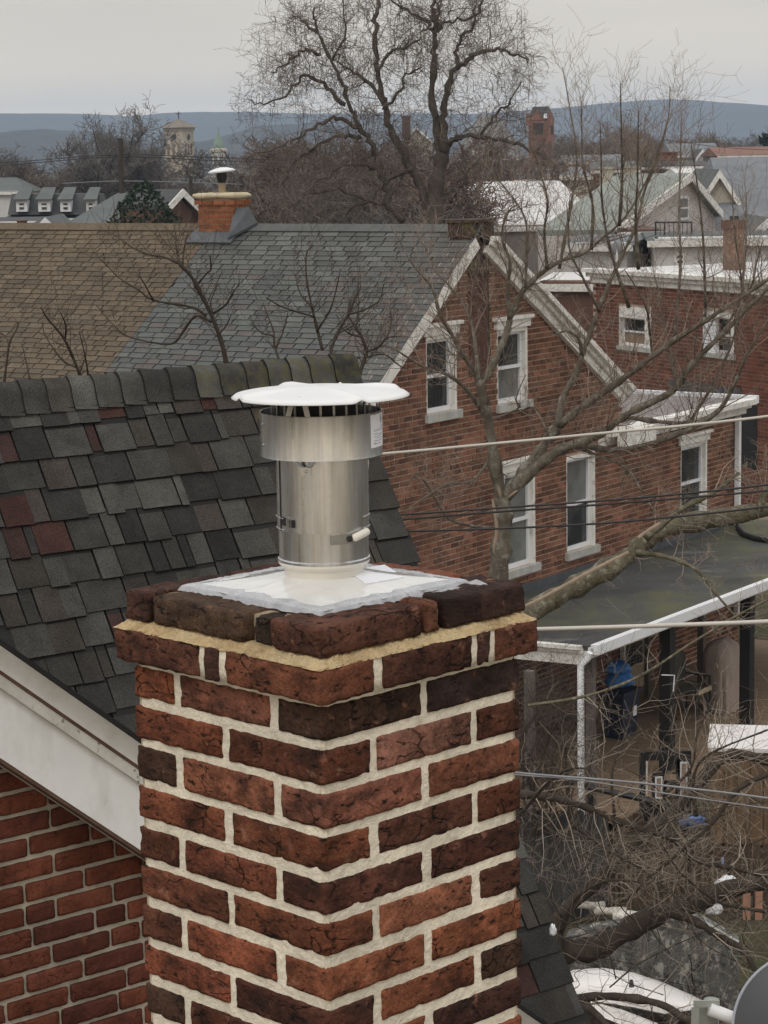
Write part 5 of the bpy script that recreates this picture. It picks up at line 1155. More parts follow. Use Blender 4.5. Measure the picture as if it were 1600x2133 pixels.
# left side: mansard house with dormers, turret house, teal roofs, white rake gable
mz = 150
h, P_, Wd, ze_, zr = axis_house('mansard_house', 'mansard house with four white dormers and teal roof top, far left', 18, 214, 452, 404, mz, 9, W_BRN, R_TEAL, hipx=(1.2, 1.2))
mb = MB(); A0, A1 = at(16, 447, mz - .5), at(216, 447, mz - .5); T0, T1 = at(24, 404, mz + 1.0), at(206, 404, mz + 1.0)
obj('mansard_slope', MB().prism([A0, A1, T1, T0], np.array([0, 3.0, 0])), R_DARK, h)
for i, (x0, x1) in enumerate(((34, 56), (80, 104), (126, 147), (180, 198))):
    Yd = mz - .75; a_, b_ = at(x0, 441, Yd), at(x1, 418, Yd); X1 = np.array([1.0, 0, 0]); Y1 = np.array([0, 1.0, 0]); Z0 = np.zeros(3)
    d_ = obj('dormer', MB().box(Z0, X1, Y1, UP, a_[0], b_[0], Yd, Yd + 2.2, a_[2], b_[2]), M_CLEAN if i < 3 else W_WHITE, h)
    w_ = (b_[0] - a_[0]); c_ = (a_[0] + b_[0]) / 2
    obj('pane', MB().box(Z0, X1, Y1, UP, c_ - w_ * .2, c_ + w_ * .2, Yd - .05, Yd + .03, a_[2] + .15, b_[2] - .15), M_GLASS, d_); obj('meeting_bar', MB().box(Z0, X1, Y1, UP, c_ - w_ * .2, c_ + w_ * .2, Yd - .08, Yd - .052, (a_[2] + b_[2]) / 2 - .05, (a_[2] + b_[2]) / 2 + .05), M_CLEAN, d_)
    obj('dormer_roof', MB().prism([np.array([a_[0] - .15, Yd - .2, b_[2] + .001]), np.array([b_[0] + .15, Yd - .2, b_[2] + .001]), np.array([b_[0] + .1, Yd + 2.4, b_[2] + .75]), np.array([a_[0] + .0, Yd + 2.4, b_[2] + .75])], UP * .12), R_TEAL, d_)
tz_ = at(22, 395, 190)
axis_house('turret_house', 'house with a hipped greenish roof and white corner at the far left edge', -60, 48, 398, 370, 190, 10, W_WHITE, R_TEAL, hipx=(2, 1.6))
axis_house('teal_roof_house', 'house with large plain teal grey roof left of the evergreen', 118, 300, 478, 402, 122, 12, W_GREY, R_TEAL, hipx=(3.0, 0))
axis_house('small_gable_house', 'tiny gable with white rakes just above the tan ridge', 76, 118, 478, 451, 116, 6, W_BRN, R_TEAL, ridge='y', rake=M_CLEAN)
axis_house('low_white_house', 'low white walled house with a dark chimney behind the tan ridge at left', -30, 72, 462, 452, 128, 6, W_WHITE, R_DARK)
stack(thing('dark_stack', 'short dark chimney above the tan ridge at far left', 'chimney', at(44, 470, 112) * np.array([1, 1, 0])), 36, 53, 461, 480, 112, W_BRN)
og_house('white_rake_house', 'brown gable with broad white rake board right of the evergreen', (368, 405), (338, 438), (440, 478), 104, 2.6, W_BRN, R_DARK)
axis_house('brown_mill', 'wide dull brown brick building among the far trees', 215, 560, 395, 370, 240, 16, flat_mat('mill_wall', (.115, .08, .068)), R_DARK, cat='building')
ch_, *_ = axis_house('far_chimney_house', 'far house with a tall chimney seen through the big tree', 835, 900, 296, 262, 300, 10, W_CREAM, R_DARK, ridge='y', rake=M_TRIM)
stack(ch_, 838, 855, 244, 275, 298, W_BRN)
axis_house('steep_grey_roof', 'steep grey roofed hall behind the big tree', 955, 1095, 330, 240, 310, 18, W_GREY, flat_mat('grey_hall_roof', (.19, .185, .18)), ridge='x', hipx=(3.5, 3.5), cat='building')
# towers
def tower_box(x0, x1, y0, y1, Y): a_, b_ = at(x0, y1, Y), at(x1, y0, Y); return (a_[0] + b_[0]) / 2, (b_[0] - a_[0]), a_[2], b_[2]
Y = 460; cx, w_, z0_, z1_ = tower_box(348, 399, 266, 330, Y); hw = w_ / 2 / 1.2
tw = thing('bell_tower', 'beige square bell tower with hipped roof and round clock openings', 'tower', (cx, Y, 0)); TX, TY = hd(115), hd(25); O_ = np.array([cx, Y, 0])
obj('shaft', MB().box(O_, TX, TY, UP, -hw, hw, -hw, hw, 0, z1_), flat_mat('beige_stone', (.43, .36, .27), spots=[((.55, .52, .46), .35, .55, .06, .7, (1, 1, .4))]), tw)
rz0 = at(373, 266, Y)[2]; rz1 = at(373, 247, Y)[2]; e_ = hw * 1.42
c4_ = [O_ + TX * a * e_ + TY * b * e_ + UP * rz0 for a, b in ((-1, -1), (1, -1), (1, 1), (-1, 1))]
obj('tower_roof', MB().add(c4_ + [O_ + UP * rz1], [(0, 1, 4), (1, 2, 4), (2, 3, 4), (3, 0, 4), (3, 2, 1, 0)]), flat_mat('tower_roof_grey', (.20, .17, .14)), tw)
obj('eave', MB().box(O_, TX, TY, UP, -hw * 1.1, hw * 1.1, -hw * 1.1, hw * 1.1, z1_ - .6, rz0 - .02), W_CREAM, tw)
obj('cross', MB().tube([O_ + UP * rz1, O_ + UP * at(373, 232, Y)[2]], [.12, .08], 5).tube([O_ + UP * at(373, 237, Y)[2] - TX * .5, O_ + UP * at(373, 237, Y)[2] + TX * .5], [.07, .07], 5), M_BLACK, tw)
for (nrm_, sd_) in ((-TY, TX), (TX, TY)):
    q = O_ + nrm_ * (hw + .05) + UP * at(373, 286, Y)[2]; obj('round_opening', MB().lathe(q, [(.001, .02), (.62, .02), (.62, -.2)], 20, sd_, UP, nrm_), M_BLACK, tw); obj('ring', MB().tube([q + (sd_ * math.cos(t) + UP * math.sin(t)) * .72 for t in np.linspace(0, 6.283, 21)], [.12] * 21, 5), W_CREAM, tw)
    for u in (-.6, -.05, .5): obj('louvre', MB().box(O_ + nrm_ * (hw + .01), sd_, nrm_, UP, u * hw - .28, u * hw + .28, 0, .06, at(373, 322, Y)[2], at(373, 300, Y)[2]), flat_mat('louvre_brown', (.20, .15, .11)), tw)
Y = 420; O_ = at(456, 330, Y) * np.array([1, 1, 0]); cz = lambda y: at(456, y, Y)[2]; k = Y / F
cu = thing('cupola', 'white cupola with green copper dome rising behind the trees', 'cupola', O_)
obj('drum', MB().lathe(O_, [(16 * k, 0), (16 * k, cz(318))], 8), flat_mat('cupola_white', (.52, .52, .47)), cu); obj('cornice', MB().lathe(O_, [(16 * k, cz(318)), (19 * k, cz(316)), (19 * k, cz(311)), (13 * k, cz(309))], 8), W_CREAM, cu)
obj('dome', MB().lathe(O_, [(12 * k, cz(310)), (11 * k, cz(300)), (7.5 * k, cz(290)), (4 * k, cz(283)), (1.5 * k, cz(276)), (1.2 * k, cz(270)), (.3 * k, cz(262))], 16), flat_mat('green_copper', (.20, .27, .215)), cu, smooth=True)
for i in range(8):
    t = math.pi / 4 * i + math.pi / 8; q = O_ + np.array([math.cos(t), math.sin(t), 0]) * 14.9 * k; sd_ = np.array([-math.sin(t), math.cos(t), 0]); obj('opening', MB().box(q, sd_, np.array([math.cos(t), math.sin(t), 0]), UP, -.3, .3, -.1, .12, cz(345), cz(324)), M_GLASS2, cu)
Y = 310; k = Y / F; cx, w_, z0_, z1_ = tower_box(1101, 1155, 249, 320, Y); hw = w_ / 2 / 1.2; O_ = np.array([cx, Y, 0]); TX, TY = hd(105), hd(15)
rt_ = thing('red_tower', 'red brick tower with steep dark hipped roof on the right skyline', 'tower', O_); M_RT = flat_mat('red_tower_brick', (.24, .115, .085), fine=.2, fscale=3)
obj('shaft', MB().box(O_, TX, TY, UP, -hw, hw, -hw, hw, 0, z1_), M_RT, rt_)
zr1 = at(1127, 222, Y)[2]; e_ = hw * 1.06; t_ = hw * .62
a4 = [O_ + TX * a * e_ + TY * b * e_ + UP * (z1_ + .01) for a, b in ((-1, -1), (1, -1), (1, 1), (-1, 1))]; b4 = [O_ + TX * a * t_ + TY * b * t_ + UP * zr1 for a, b in ((-1, -1), (1, -1), (1, 1), (-1, 1))]
obj('tower_roof', MB().add(a4 + b4, [(0, 1, 5, 4), (1, 2, 6, 5), (2, 3, 7, 6), (3, 0, 4, 7), (4, 5, 6, 7)]), R_DARK, rt_)
obj('gable_dormer', MB().prism([O_ - TY * e_ * 1.03 + TX * x * hw + UP * z_ for x, z_ in ((-.85, z1_), (.35, z1_), (-.2, z1_ + (zr1 - z1_) * .75))], TY * 1.2), M_RT, rt_); obj('skylight', MB().prism([O_ - TY * e_ * (1 - .38 * u) - TY * .03 + TX * x * hw + UP * (z1_ + (zr1 - z1_) * u) for x, u in ((.4, .1), (.75, .1), (.7, .45), (.45, .45))], -TY * .05), M_CLEAN, rt_)
for (nrm_, sd_) in ((-TY, TX), (TX, TY)):
    obj('opening', MB().box(O_ + nrm_ * (hw + .0), sd_, nrm_, UP, -hw * .55, hw * .45, -.1, .05, at(1127, 280, Y)[2], at(1127, 256, Y)[2]), flat_mat('dark_louvre', (.05, .035, .03)), rt_)
for sx in (-1, 1): obj('pinnacle', MB().box(O_ + TX * sx * hw * 1.02 - TY * hw, TX, TY, UP, -.3, .3, -.3, .3, z1_ - .8, z1_ + .9), M_RT, rt_)
# hills
def hill(name, Y, depth, ys, mat, res=60, x_lo=-3200, x_hi=4800, sd=0):
    n = 420; m_ = 7; vs = []; fs = []
    xs = np.linspace(x_lo, x_hi, n)
    for i, x in enumerate(xs):
        y = np.interp(x, [p[0] for p in ys], [p[1] for p in ys]) + 1.6 * mnoise.fractal(Vector((x * .012 + sd, 1, 2)), 1, 2, 5) + .8 * mnoise.noise(Vector((x * .2, sd, 3)))
        top = at(x, y, Y)
        for j in range(m_):
            t = j / (m_ - 1); dy = (t - .5) * depth; hgt_ = math.cos((t - .5) * math.pi) ** 1.2 if 0 < j < m_ - 1 else 0
            bump_ = 1 if j == m_ // 2 else 1 + .05 * mnoise.noise(Vector((i * .21, j * 1.7, sd)))
            f = (Y + dy) / Y if j != m_ // 2 else 1
            vs.append(np.array([top[0] * f, Y + dy, top[2] * hgt_ * bump_ - (3 if hgt_ == 0 else 0)]))
    for i in range(n - 1):
        for j in range(m_ - 1): fs.append((i * m_ + j, (i + 1) * m_ + j, (i + 1) * m_ + j + 1, i * m_ + j + 1))
    return struct(obj(name, MB().add(vs, fs), mat, smooth=True))
M_HILL = pmat('wooded_hill', (.055, .050, .042), var=.3, scale=.012, rough=1, spec=.0, fine=.25, fscale=.08)
hill('hill', 4200, 1800, [(-500, 238), (0, 236), (150, 236), (260, 242), (330, 236), (450, 232), (640, 236), (1000, 236), (1150, 226), (1290, 212), (1390, 206), (1480, 211), (1600, 219), (2100, 232)], M_HILL, sd=1)
hill('hill', 2300, 900, [(-500, 280), (0, 276), (90, 268), (200, 276), (300, 290), (420, 296), (470, 282), (540, 262), (640, 256), (760, 268), (900, 288), (1100, 300), (2100, 306)], M_HILL, sd=5)
# ---------------------------------------------------------------- trees
M_BARK = pmat('grey_bark', (.145, .125, .10), var=.4, scale=9, rough=.95, spec=.15, fine=.25, fscale=60, bump=.012, bscale=22, stretch=(1, 1, .35),
              spots=[((.30, .29, .24), 11, .58, .05, .8, (1, 1, 1)), ((.10, .105, .045), 5, .62, .07, .5, (1, 1, 1)), ((.035, .028, .022), 9, .6, .07, .6, (1, 1, .3))])
M_BARK_D = pmat('dark_bark', (.058, .046, .037), var=.35, scale=7, rough=.95, spec=.15, bump=.015, bscale=20, stretch=(1, 1, .35), spots=[((.14, .12, .09), 9, .66, .05, .5, (1, 1, 1))])
M_SPLIT = pmat('split_pale_wood', (.36, .27, .20), var=.2, scale=8, rough=.9, stretch=(1, 1, .2))
M_TWIG = pmat('reddish_twigs', (.215, .17, .138), var=.3, scale=3, rough=.9, spec=.2, island=.35)
M_TWIG_D = pmat('dark_twigs', (.085, .067, .055), var=.3, scale=2, rough=.95, spec=.15, island=.3)
M_TWIG_L = pmat('pale_twigs', (.25, .205, .165), var=.3, scale=3, rough=.9, spec=.2, island=.4)
def nrmz(v): return v / (np.linalg.norm(v) + 1e-12)
def catmull(P, k=5):
    P = np.asarray(P, float); Q = np.vstack([2 * P[0] - P[1], P, 2 * P[-1] - P[-2]]); out = []
    for i in range(1, len(Q) - 2):
        for j in range(k):
            t = j / k; out.append(.5 * ((2 * Q[i]) + (-Q[i - 1] + Q[i + 1]) * t + (2 * Q[i - 1] - 5 * Q[i] + 4 * Q[i + 1] - Q[i + 2]) * t * t + (-Q[i - 1] + 3 * Q[i] - 3 * Q[i + 1] + Q[i + 2]) * t ** 3))
    out.append(Q[-2]); return np.array(out)
class Tree:
    def __init__(s, rs, up=.25, kink=.22): s.w = MB(); s.t = MB(); s.r = np.random.RandomState(rs); s.up = up; s.kink = kink; s.n = 0; s.rcap = .0085
    def grow(s, p, d, L, r, lvl, nch=4, ratio=.55, steps=4, minr=.0015, droop=0.0, sides=3, spread=.9):
        r_ = s.r; pts = [p]; q = p.copy(); dd = d.copy()
        for i in range(steps):
            dd = nrmz(dd + r_.normal(0, s.kink, 3) + np.array([0, 0, s.up - droop]) * .5); q = q + dd * (L / steps); pts.append(q)
        rad = [max(minr, r * (1 - .72 * i / steps)) for i in range(steps + 1)]
        s.t.tube(pts, rad, sides, cap=False); s.n += 1
        if lvl <= 0: return
        m_ = max(1, int(round(nch * r_.uniform(.7, 1.3))))
        for c in range(m_):
            t = r_.uniform(.25, 1.0); k = t * steps; i = min(steps - 1, int(k)); pp = pts[i] + (pts[i + 1] - pts[i]) * (k - i); ax = nrmz(pts[i + 1] - pts[i])
            sd = r_.normal(0, 1, 3); sd = nrmz(sd - ax * (sd @ ax)); nd = nrmz(ax * r_.uniform(.35, .9) + sd * spread)
            s.grow(pp, nd, L * ratio * r_.uniform(.6, 1.25), max(minr, r * (1 - .72 * t) * .6), lvl - 1, nch, ratio, max(2, steps - 1), minr, droop, 3, spread)
    def limb(s, pts, r0, r1, sides=7, twigs=0, tl=.8, tlvl=2, nch=4, jit=.0, rtw=None, up=None, start=.15, minr=.0015, k=5, droop=0, ratio=.55, spread=.9):
        P = catmull(pts, k); n = len(P)
        if jit: P[1:-1] += s.r.normal(0, jit, (n - 2, 3))
        rad = [r0 + (r1 - r0) * (i / (n - 1)) ** .8 for i in range(n)]
        rad = [q * (1 + .13 * s.r.normal()) for q in rad]
        s.w.tube(P, rad, sides)
        for c in range(twigs):
            u = s.r.uniform(start, 1); x = u * (n - 1); i = min(n - 2, int(x)); p = P[i] + (P[i + 1] - P[i]) * (x - i); ax = nrmz(P[i + 1] - P[i])
            sd = s.r.normal(0, 1, 3); sd = nrmz(sd - ax * (sd @ ax)); d = nrmz(ax * s.r.uniform(.2, .9) + sd + np.array([0, 0, s.up if up is None else up]))
            rr = rtw or min(rad[i] * .4, s.rcap)
            s.grow(p, d, tl * s.r.uniform(.5, 1.3), rr * s.r.uniform(.6, 1.1), tlvl, nch, ratio, 4, minr, droop, 3, spread)
        return P
    def finish(s, root, wm, tm, tname='twigs'):
        obj('trunk', s.w, wm, root, smooth=True); o = obj(tname, s.t, tm, root, stuff=True); return o
def px(L, Y, dy=0.0):                                    # photo polyline -> points around distance Y (dy = drift in depth along it)
    n = len(L); return [at(x, y, (L[i][2] if len(L[i]) > 2 else Y + dy * i / max(1, n - 1))) for i, (x, y) in enumerate([q[:2] for q in L])]

# --- the near tree in front of the gable
Yn = 26.0; sc = Yn / F
root = at(1028, 1300, Yn) * np.array([1, 1, 0])
nt_ = thing('bare_tree', 'large bare grey tree with split trunk in front of the brick gable', 'tree', root)
T = Tree(3, up=.35, kink=.2)
def R(p): return p * sc
T.limb([root, *px([(1010, 1700), (1022, 1400), (1036, 1230), (1047, 1100), (1046, 1035)], Yn)], R(34), R(20), 10)
L = lambda pts, r0, r1, tw, dy=0, **k: T.limb(px(pts, Yn, dy), R(r0 * .86), R(r1 * .86), 7, int(tw * 1.25), **{**k, 'nch': 3, 'tl': k.get('tl', .8) * .8})
L([(1046, 1050), (1030, 960), (1018, 880), (1008, 835), (1000, 795)], 17, 12, 5, -.4, tl=1.0)
L([(1003, 815), (985, 770), (962, 735), (938, 690), (915, 650), (900, 600), (860, 550), (815, 470)], 8, 1.5, 26, -.8, tl=.9)
L([(1000, 800), (992, 740), (986, 690), (970, 640), (938, 598), (905, 560), (880, 500)], 7, 1.3, 24, .6, tl=.8)
L([(1003, 805), (1030, 752), (1055, 695), (1066, 655), (1090, 605), (1130, 568), (1170, 543), (1215, 528), (1250, 500), (1300, 455), (1345, 380), (1375, 300)], 11, 1.6, 46, .8, tl=1.0)
L([(1062, 665), (1058, 600), (1062, 545), (1045, 490), (1060, 440), (1088, 420)], 6, 1.2, 20, -.6, tl=.8)
L([(1012, 868), (975, 815), (935, 782), (895, 770), (850, 745), (805, 720), (760, 735)], 6, 1.2, 30, -1.2, tl=.8)
L([(1030, 945), (985, 1000), (930, 1010), (880, 1040), (850, 1060)], 4.5, 1.2, 14, -1, tl=.6, up=0)
L([(1040, 1100), (980, 1095), (930, 1075), (890, 1010), (868, 990), (845, 1010)], 5, 1.2, 20, -1, tl=.6, up=.1)
L([(1048, 1045), (1090, 985), (1135, 925), (1165, 882)], 17, 13, 6, .3, tl=.9)
L([(1163, 890), (1172, 830), (1198, 782), (1214, 735), (1240, 665), (1265, 600), (1292, 540), (1325, 470), (1342, 400), (1368, 330), (1392, 245), (1396, 180)], 10, 1.2, 44, 1.0, tl=.9)
L([(1212, 738), (1205, 705), (1180, 690), (1150, 700)], 5, 1.5, 8, -.3, tl=.5)
L([(1165, 886), (1220, 842), (1282, 800), (1320, 772), (1400, 712), (1450, 680), (1525, 632), (1610, 575)], 11, 4, 40, -1.2, tl=1.0)
L([(1046, 1040), (1100, 988), (1165, 938), (1215, 921), (1262, 897), (1312, 860), (1400, 815), (1440, 760), (1500, 700), (1560, 640), (1640, 560)], 16, 4, 44, -1.0, tl=1.0)
L([(1205, 924), (1260, 936), (1310, 934), (1400, 910), (1490, 862), (1530, 800), (1560, 730), (1620, 640)], 9, 3, 34, -1.4, tl=.9)
L([(1300, 868), (1370, 878), (1430, 880), (1455, 850), (1490, 790), (1530, 700), (1545, 600), (1530, 480), (1525, 380)], 6.5, 1.3, 36, -.8, tl=.9)
L([(1210, 935), (1260, 955), (1305, 975), (1335, 1020), (1360, 1060), (1390, 1100)], 4.5, 1.2, 14, -.7, tl=.5, up=-.2)
L([(1305, 975), (1295, 1010), (1290, 1045)], 2.5, 1.0, 4, 0, tl=.3, up=-.3)
L([(1080, 860), (1110, 850), (1140, 900), (1150, 950)], 3.5, 1, 8, -.4, tl=.4, up=-.2)
L([(1015, 880), (1080, 850), (1075, 830), (1095, 780)], 3.5, 1, 9, -.4, tl=.5)
for (x0, y0, x1, y1, n) in ((1165, 560, 1172, 140, 30), (1232, 520, 1210, 200, 26), (1290, 470, 1292, 170, 30), (1330, 560, 1330, 230, 30), (1310, 640, 1250, 250, 30), (1405, 700, 1420, 230, 34), (1470, 670, 1440, 300, 26), (1140, 560, 1105, 300, 22), (1410, 810, 1360, 560, 22), (1545, 660, 1555, 400, 22), (1095, 600, 1000, 330, 22), (1020, 740, 1015, 560, 18), (1500, 720, 1590, 500, 22), (1250, 650, 1180, 420, 20), (1360, 740, 1300, 560, 16)):
    mx_ = (x0 + x1) / 2 + T.r.normal(0, 18); L([(x0, y0), ((x0 + mx_) / 2 + T.r.normal(0, 6), y0 * .7 + y1 * .3), (mx_, y0 * .45 + y1 * .55), ((mx_ + x1) / 2, y0 * .2 + y1 * .8), (x1, y1)], 4.5, .9, n, T.r.uniform(-1.2, 1.2), tl=.55, tlvl=1, up=.6)
T.finish(nt_, M_BARK, M_TWIG)
mb = MB()
for pts in ([(1033, 960), (1037, 1000), (1042, 1035)], [(1026, 1040), (1035, 1100), (1028, 1150)], [(1150, 955), (1100, 1000), (1060, 1035)], [(1020, 905), (1024, 930), (1030, 960)]): mb.tube(catmull(px(pts, Yn - .09), 3), [R(2), *[R(4)] * 5, R(1.5)][:len(catmull(px(pts, Yn), 3))], 5)
obj('torn_bark', mb, M_SPLIT, nt_, stuff=True)

# --- leaning trunk over the porch roof
Yl = 25.0; sc2 = Yl / F
lt = thing('leaning_tree', 'mossy leaning tree trunk crossing the dark porch roof', 'tree', at(960, 1420, Yl) * np.array([1, 1, 0]))
T = Tree(7, up=.1, kink=.22)
T.limb([np.array(lt.location) + 0, *px([(985, 1480), (1010, 1370), (1095, 1283), (1200, 1222), (1300, 1165), (1340, 1130), (1400, 1098), (1500, 1078), (1620, 1058)], Yl, 1)], 26 * sc2, 19 * sc2, 9, 14, tl=.6, start=.35, nch=3)
T.limb(px([(1325, 1150), (1400, 1163), (1455, 1190), (1490, 1235), (1520, 1270), (1550, 1305)], Yl, -.5), 7 * sc2, 1.5 * sc2, 6, 14, tl=.6, up=-.1)
T.limb(px([(1345, 1120), (1420, 1060), (1480, 1030), (1540, 985)], Yl, .5), 9 * sc2, 3 * sc2, 6, 16, tl=.6)
T.limb(px([(1580, 1064), (1600, 1020), (1650, 990)], Yl), 9 * sc2, 4 * sc2, 6, 6, tl=.6)
T.limb(px([(1100, 1470), (1220, 1450), (1330, 1410), (1440, 1340), (1540, 1280), (1640, 1230)], Yl - 1), 3.5 * sc2, 2.5 * sc2, 6, 12, tl=.5, nch=2)
M_MOSSB = pmat('mossy_bark', (.13, .115, .08), var=.4, scale=7, rough=.95, spec=.15, bump=.012, bscale=22, fine=.25, fscale=60, spots=[((.115, .115, .05), 4, .60, .08, .55, (1, 1, 1)), ((.30, .29, .23), 10, .58, .05, .7, (1, 1, 1)), ((.04, .032, .026), 8, .6, .06, .6, (1, 1, 1))])
T.finish(lt, M_MOSSB, M_TWIG_L)
mb = MB()
for pts in ([(1310, 1150), (1230, 1190), (1130, 1245), (1095, 1262)], [(1375, 1090), (1350, 1105), (1330, 1120)]):
    c = catmull(px(pts, Yl - .12), 3); mb.tube(c, [3.2 * sc2] * len(c), 5)
obj('torn_bark', mb, M_SPLIT, lt, stuff=True)

# --- low tangled tree, lower right
Yt = 22.0; s3 = Yt / F
tt = thing('tangled_tree', 'low sprawling bare tree with thick fallen limbs, lower right corner', 'tree', at(1150, 2200, Yt) * np.array([1, 1, 0]))
T = Tree(12, up=.12, kink=.26)
LL_ = lambda pts, r0, r1, tw, dy=0, Y=Yt, **k: T.limb(px(pts, Y, dy), r0 * s3, r1 * s3, 8, int(tw * .8), **{**k, 'nch': 2})
T.limb([np.array(tt.location), *px([(1120, 2120), (1150, 1995), (1240, 1975), (1330, 1925), (1390, 1898), (1440, 1885), (1520, 1852), (1640, 1825)], Yt, 1)], 30 * s3, 21 * s3, 9, 30, tl=.8, start=.2, k=5, nch=2)
LL_([(1385, 1898), (1440, 1915), (1490, 1945), (1545, 1978), (1572, 2020), (1600, 2095)], 13, 5, 22, -.5, tl=.7)
LL_([(1150, 2000), (1172, 1905), (1250, 1832), (1300, 1782), (1350, 1740), (1400, 1690), (1440, 1652), (1490, 1592), (1540, 1572), (1640, 1600)], 17, 11, 50, 1, tl=.8)
LL_([(1040, 1660), (1090, 1655), (1150, 1662), (1222, 1682), (1290, 1712), (1400, 1748), (1450, 1790), (1540, 1812), (1640, 1835)], 11, 4, 60, 0, tl=.8)
LL_([(1640, 1580), (1600, 1612), (1540, 1642), (1485, 1712), (1430, 1762), (1350, 1832), (1300, 1880)], 8, 2.5, 40, -.5, tl=.7)
LL_([(1195, 1720), (1270, 1772), (1340, 1812), (1400, 1862), (1425, 1885)], 4, 2, 16, -1, tl=.6)
LL_([(1085, 1698), (1130, 1642), (1180, 1604), (1225, 1602), (1240, 1615)], 4, 1.5, 12, -1.5, tl=.6)
LL_([(1165, 1942), (1200, 1872), (1262, 1836), (1332, 1838), (1345, 1855)], 4, 1.5, 12, -1, tl=.6)
LL_([(1280, 1700), (1275, 1610), (1300, 1540), (1320, 1470), (1335, 1400)], 3.5, 1.0, 8, .5, tl=.7)
LL_([(1220, 1640), (1235, 1560), (1245, 1480), (1290, 1400), (1340, 1340)], 3.5, 1.0, 8, .6, tl=.7)
LL_([(1450, 1700), (1445, 1620), (1480, 1570), (1600, 1520)], 5, 2, 22, 0, tl=.7)
LL_([(1380, 1660), (1440, 1600), (1455, 1520), (1500, 1440)], 4, 1.2, 20, 0, tl=.6)
LL_([(1600, 1900), (1500, 1880), (1420, 1820), (1380, 1760)], 4, 1.5, 22, -.7, tl=.6)
LL_([(1170, 2085), (1260, 2075), (1370, 2090), (1430, 2125), (1500, 2170)], 11, 7, 26, -1, tl=.7)
LL_([(1195, 2080), (1250, 2120), (1300, 2190)], 10, 7, 10, -1, tl=.6)
for i in range(44):                                      # loose brushwood rising in front of the fences
    x, y = T.r.uniform(1090, 1590), T.r.uniform(1680, 2110); dx = T.r.normal(0, 110); dy_ = T.r.uniform(-190, -40)
    LL_([(x, y), (x + dx * .35 + T.r.normal(0, 22), y + dy_ * .35), (x + dx * .6 + T.r.normal(0, 18), y + dy_ * .75), (x + dx, y + dy_)], T.r.uniform(1.1, 2.0), .8, 7, T.r.normal(0, .6), tl=.6, tlvl=1)
T.finish(tt, M_BARK_D, M_TWIG_L)
# brush at the left behind the chimney edge
bt = thing('brush_tree', 'dense brown thicket of bare twigs left of the white porch downspout', 'tree', at(1120, 1750, 29.5) * np.array([1, 1, 0]))
T = Tree(17, up=.15, kink=.3); s4 = 29.5 / F
for i in range(9):
    x = T.r.uniform(1080, 1195); T.limb(px([(x, 1740), (x + T.r.normal(0, 18), 1640), (x + T.r.normal(0, 35), 1540), (x + T.r.normal(0, 50), 1440)], 29.5, T.r.normal(0, .6)), 4 * s4, 1 * s4, 5, 22, tl=.7)
T.finish(bt, M_BARK_D, M_TWIG_D)

# --- saplings rising behind the dark roof
def sapling(name, label, base, limbs, Y, rs, tw=14, mat=M_TWIG_D, tl=.30):
    s_ = Y / F; t_ = thing(name, label, 'tree', at(*base, Y) * np.array([1, 1, 0]), 'saplings behind the dark roof'); T = Tree(rs, up=.4, kink=.18)
    b_ = at(base[0], base[1] - 2, Y); T.w.tube([np.array(t_.location), at(base[0], base[1] + 80, Y), b_], [7 * s_, 5 * s_, limbs[0][1] * s_], 6)
    for (pts, r0_, r1_) in limbs: T.limb(px(pts, Y, T.r.normal(0, .4)), r0_ * s_, r1_ * s_, 6, tw if r0_ > 2.6 else tw // 2, tl=tl, tlvl=1, nch=2, minr=.0012)
    T.finish(t_, M_BARK_D, mat)
Ys = 16.0
sapling('sapling', 'forked sapling whose stem crosses the joint of tan and grey roofs', (472, 760), [([(472, 760), (462, 715), (442, 660), (420, 615), (398, 575), (375, 550)], 6, 4), ([(376, 552), (368, 520), (366, 490), (362, 468)], 3.2, 1), ([(372, 548), (340, 535), (310, 530), (275, 515), (240, 490)], 2.8, 1), ([(380, 552), (385, 510), (395, 480)], 2.4, 1), ([(430, 658), (400, 640), (320, 625), (290, 605), (250, 580), (215, 545)], 3.4, 1), ([(440, 670), (405, 660), (365, 712), (330, 715), (265, 700), (230, 670), (200, 635)], 3.2, 1), ([(440, 655), (470, 635), (485, 610), (500, 590)], 2.6, 1), ([(405, 600), (430, 570), (440, 560), (437, 530)], 2.4, 1), ([(320, 627), (300, 590), (290, 575)], 2.2, 1), ([(452, 700), (470, 680), (482, 655)], 2, 1)], Ys, 41)
sapling('sapling', 'sapling with a crooked stem just left of the gable rake', (742, 800), [([(742, 800), (757, 755), (764, 730), (752, 700), (740, 680)], 5, 3), ([(740, 682), (725, 650), (735, 610)], 2.6, 1), ([(764, 732), (790, 722), (805, 705), (835, 700)], 3, 1), ([(760, 745), (800, 738), (830, 760), (850, 770)], 2.6, 1), ([(752, 702), (720, 690), (700, 655)], 2.4, 1), ([(806, 706), (815, 670), (812, 640)], 2.2, 1)], Ys, 42)
sapling('sapling', 'sapling of two thin straight stems in front of the grey slate roof', (690, 720), [([(672, 730), (662, 690), (650, 640), (640, 590), (637, 545), (640, 520)], 4.5, 1.2), ([(690, 725), (705, 690), (728, 650), (745, 610), (752, 600)], 4.5, 1.3), ([(650, 640), (625, 610), (615, 570)], 2.4, 1), ([(660, 690), (690, 640), (710, 560)], 2.4, 1), ([(655, 660), (590, 640), (555, 620)], 2.2, 1), ([(725, 655), (760, 645), (790, 625), (800, 590)], 2.4, 1)], Ys, 43)
